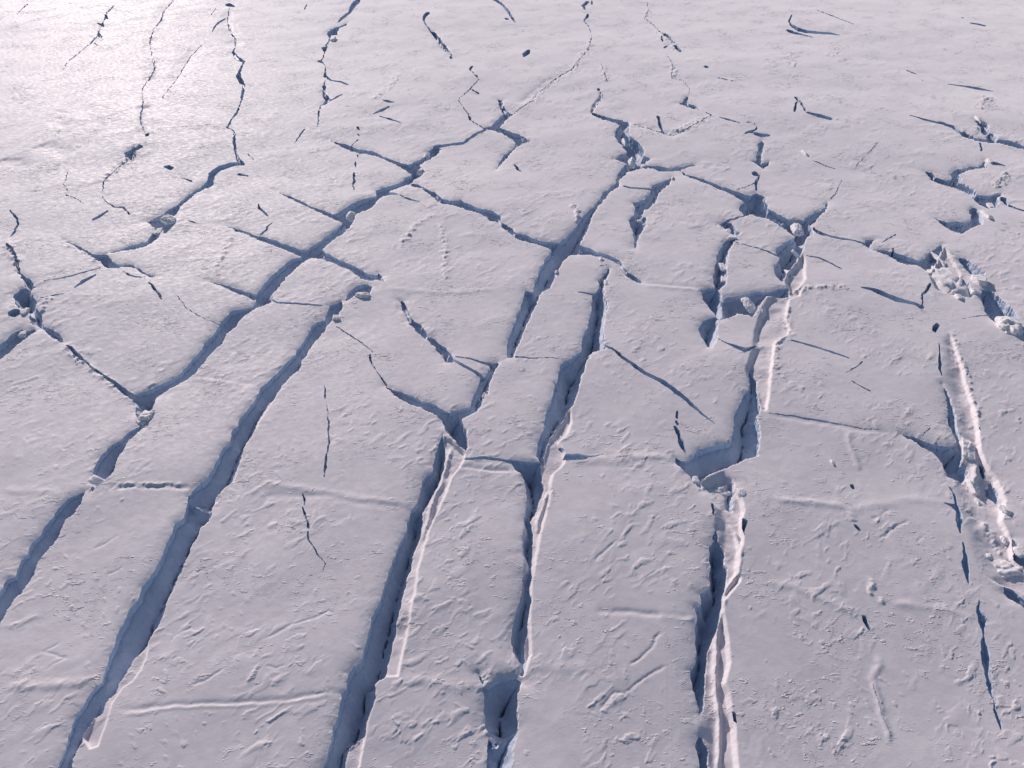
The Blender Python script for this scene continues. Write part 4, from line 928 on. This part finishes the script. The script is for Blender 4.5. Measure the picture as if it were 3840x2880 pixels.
def wall_mesh(segs, rows, seed):
    u_, inv_ = np.unique(segs, return_inverse=True); inv_ = inv_.reshape(segs.shape)
    n = len(u_); x, y, top, dep = ax_[u_], ay_[u_], ah_[u_], af_[u_]
    out = []
    for i in range(rows + 1):
        t = i / rows
        z = top - dep * t
        wv = math.sin(math.pi * min(t * 1.02, 1))
        push = wv * np.minimum(dep, 8) * .07 * (gnoise((x + y) / 2.3 + seed, z / 1.4, 71) + .6 * gnoise(x / 1.2, y / 1.2 + z * .9, 72) - .35)
        out.append(np.stack([x + vnx[u_] * push, y + vny[u_] * push, z], 1))
    co = np.concatenate(out)
    q_ = []
    for i in range(rows):
        q_.append(np.stack([inv_[:, 0] + i * n, inv_[:, 1] + i * n, inv_[:, 1] + (i + 1) * n, inv_[:, 0] + (i + 1) * n], 1))
    return co, np.concatenate(q_)

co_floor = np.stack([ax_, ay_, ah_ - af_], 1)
ord_i = np.argsort(inn_owner, kind='stable'); so = inn_owner[ord_i]
ord_w = np.argsort(wown, kind='stable'); sw = wown[ord_w]
report = []
for k_, f_ in enumerate(FEATURES):
    ti = INNER[ord_i[np.searchsorted(so, k_):np.searchsorted(so, k_, 'right')]]
    wi = ord_w[np.searchsorted(sw, k_):np.searchsorted(sw, k_, 'right')]
    if len(ti) < 2 or len(wi) < 3:
        report.append(f_['label']); continue
    base = np.array([ax_[ti].mean(), ay_[ti].mean(), 0.0])
    kind = f_['kind']
    if kind == 'crevasse':
        root = bpy.data.objects.new('crevasse', None); scene.collection.objects.link(root)
        root.location = base; root.empty_display_size = 3
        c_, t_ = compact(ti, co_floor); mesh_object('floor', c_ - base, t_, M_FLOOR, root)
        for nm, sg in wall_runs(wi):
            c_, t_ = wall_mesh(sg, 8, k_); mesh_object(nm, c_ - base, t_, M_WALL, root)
        root['category'] = 'crevasse'
    else:
        comps = pieces_of(ti)
        if len(comps) > 1:
            root = bpy.data.objects.new(kind, None); scene.collection.objects.link(root); root.location = base
            for t_, verts in comps:
                w_ = wi[np.isin(WSEG[wi, 0], verts)]
                if len(w_) < 3: continue
                c1, t1 = compact(t_, co_floor); c2, t2 = wall_mesh(WSEG[w_], 3, k_)
                t2 = np.concatenate([t2[:, [0, 1, 2]], t2[:, [0, 2, 3]]]) + len(c1)
                mesh_object('opening', np.concatenate([c1, c2]) - base, np.concatenate([t1, t2]), M_WALL, root)
            root['category'] = kind; root['label'] = f_['label']
            continue
        c1, t1 = compact(ti, co_floor)
        c2, t2 = wall_mesh(WSEG[wi], 3, k_)
        t2 = np.concatenate([t2[:, [0, 1, 2]], t2[:, [0, 2, 3]]]) + len(c1)
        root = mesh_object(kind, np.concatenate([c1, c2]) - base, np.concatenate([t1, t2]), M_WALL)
        root.location = base
        root['category'] = kind
    root['label'] = f_['label']
if report: print('NOT BUILT:', report)

# ---------------------------------------------------------------- loose blocks
def height_at(u, v):
    i = min(max(int(np.searchsorted(us, u)), 0), NU - 1); j_ = min(max(int(np.searchsorted(vs, v)), 0), NV - 1)
    return H[j_, i]
def block_mesh(rx, ry, h, seed, tilt, heap):
    n = 40
    th = np.linspace(0, 2 * math.pi, n * 2, endpoint=False); ph = np.linspace(-math.pi / 2, math.pi / 2, n)
    T, Pp = np.meshgrid(th, ph)
    d = np.stack([np.cos(T) * np.cos(Pp), np.sin(T) * np.cos(Pp), np.sin(Pp)], -1).reshape(-1, 3)
    rnd = random.Random(seed)
    rad = np.ones(len(d)) * (1.0 if heap else 1.6)
    for i in range(15):                                     # a broken block: every face a fracture plane
        v = np.array([rnd.gauss(0, 1), rnd.gauss(0, 1), rnd.gauss(0, .8)])
        if i < 6: v = np.array([[1, .15, 0], [-1, .1, .1], [.1, 1, 0], [0, -1, .1], [.05, 0, 1], [0, 0, -1]][i]) + np.array([rnd.gauss(0, .16) for _ in range(3)])
        v /= np.linalg.norm(v)
        if heap: break
        dist = rnd.uniform(.62, .88) if i < 6 else rnd.uniform(.78, 1.0); dd = d @ v
        rad = np.where(dd > .05, np.minimum(rad, dist / np.maximum(dd, .05)), rad)
    rad *= 1 + .035 * gnoise(d[:, 0] * 4 + seed, d[:, 1] * 4 + d[:, 2] * 3, 81) + .02 * gnoise(d[:, 0] * 10, d[:, 1] * 10 + d[:, 2] * 8 + seed, 82)
    if heap: rad *= 1 + .28 * gnoise(d[:, 0] * 1.7 + seed, d[:, 1] * 1.7 + d[:, 2], 83) + .12 * gnoise(d[:, 0] * 4 + seed, d[:, 1] * 4, 84)
    rad *= 1 + .10 * gnoise(d[:, 0] * 3.1 + seed, d[:, 1] * 3.1 - d[:, 2] * 3, 85)
    co = d * rad[:, None] * np.array([rx, ry, h])
    ca, sa = math.cos(tilt), math.sin(tilt)
    co = np.stack([co[:, 0] * ca + co[:, 2] * sa, co[:, 1], -co[:, 0] * sa + co[:, 2] * ca], 1)
    m = n * 2
    i_, j_ = np.meshgrid(np.arange(n - 1), np.arange(m), indexing='ij')
    a = (i_ * m + j_).ravel(); b = (i_ * m + (j_ + 1) % m).ravel()
    return co, np.stack([a, b, b + m, a + m], 1)
for s_, (label, c_, r_, x_, y_, rx, ry, h, dz, tilt) in enumerate(BLOCKS):
    u = c_ * 960 + x_ * U; v = r_ * 720 + y_ * U
    gx, gy = ground(u, v)
    dist = math.sqrt(gx * gx + gy * gy + CAM_H ** 2)
    s = CAM_H / dist
    Rx = rx * U * dist / FOCAL
    Ry = min(max(ry * U * dist / FOCAL / max(s, .25) * .8, .5 * Rx), 2.6 * Rx)
    Hh = min(h * .62 * min(Rx, Ry), 4.0)
    co, q_ = block_mesh(Rx, Ry, Hh, s_ + 5, tilt, rx >= 60 and tilt == 0)
    o = mesh_object('snow_block', co, q_, M_BLOCK)
    o.location = (float(gx), float(gy), float(height_at(u, v)) + Hh * .12 + dz)
    o.rotation_euler = (0, 0, (s_ * 1.7) % .5 - .25)
    o['label'] = label; o['category'] = 'snow block'
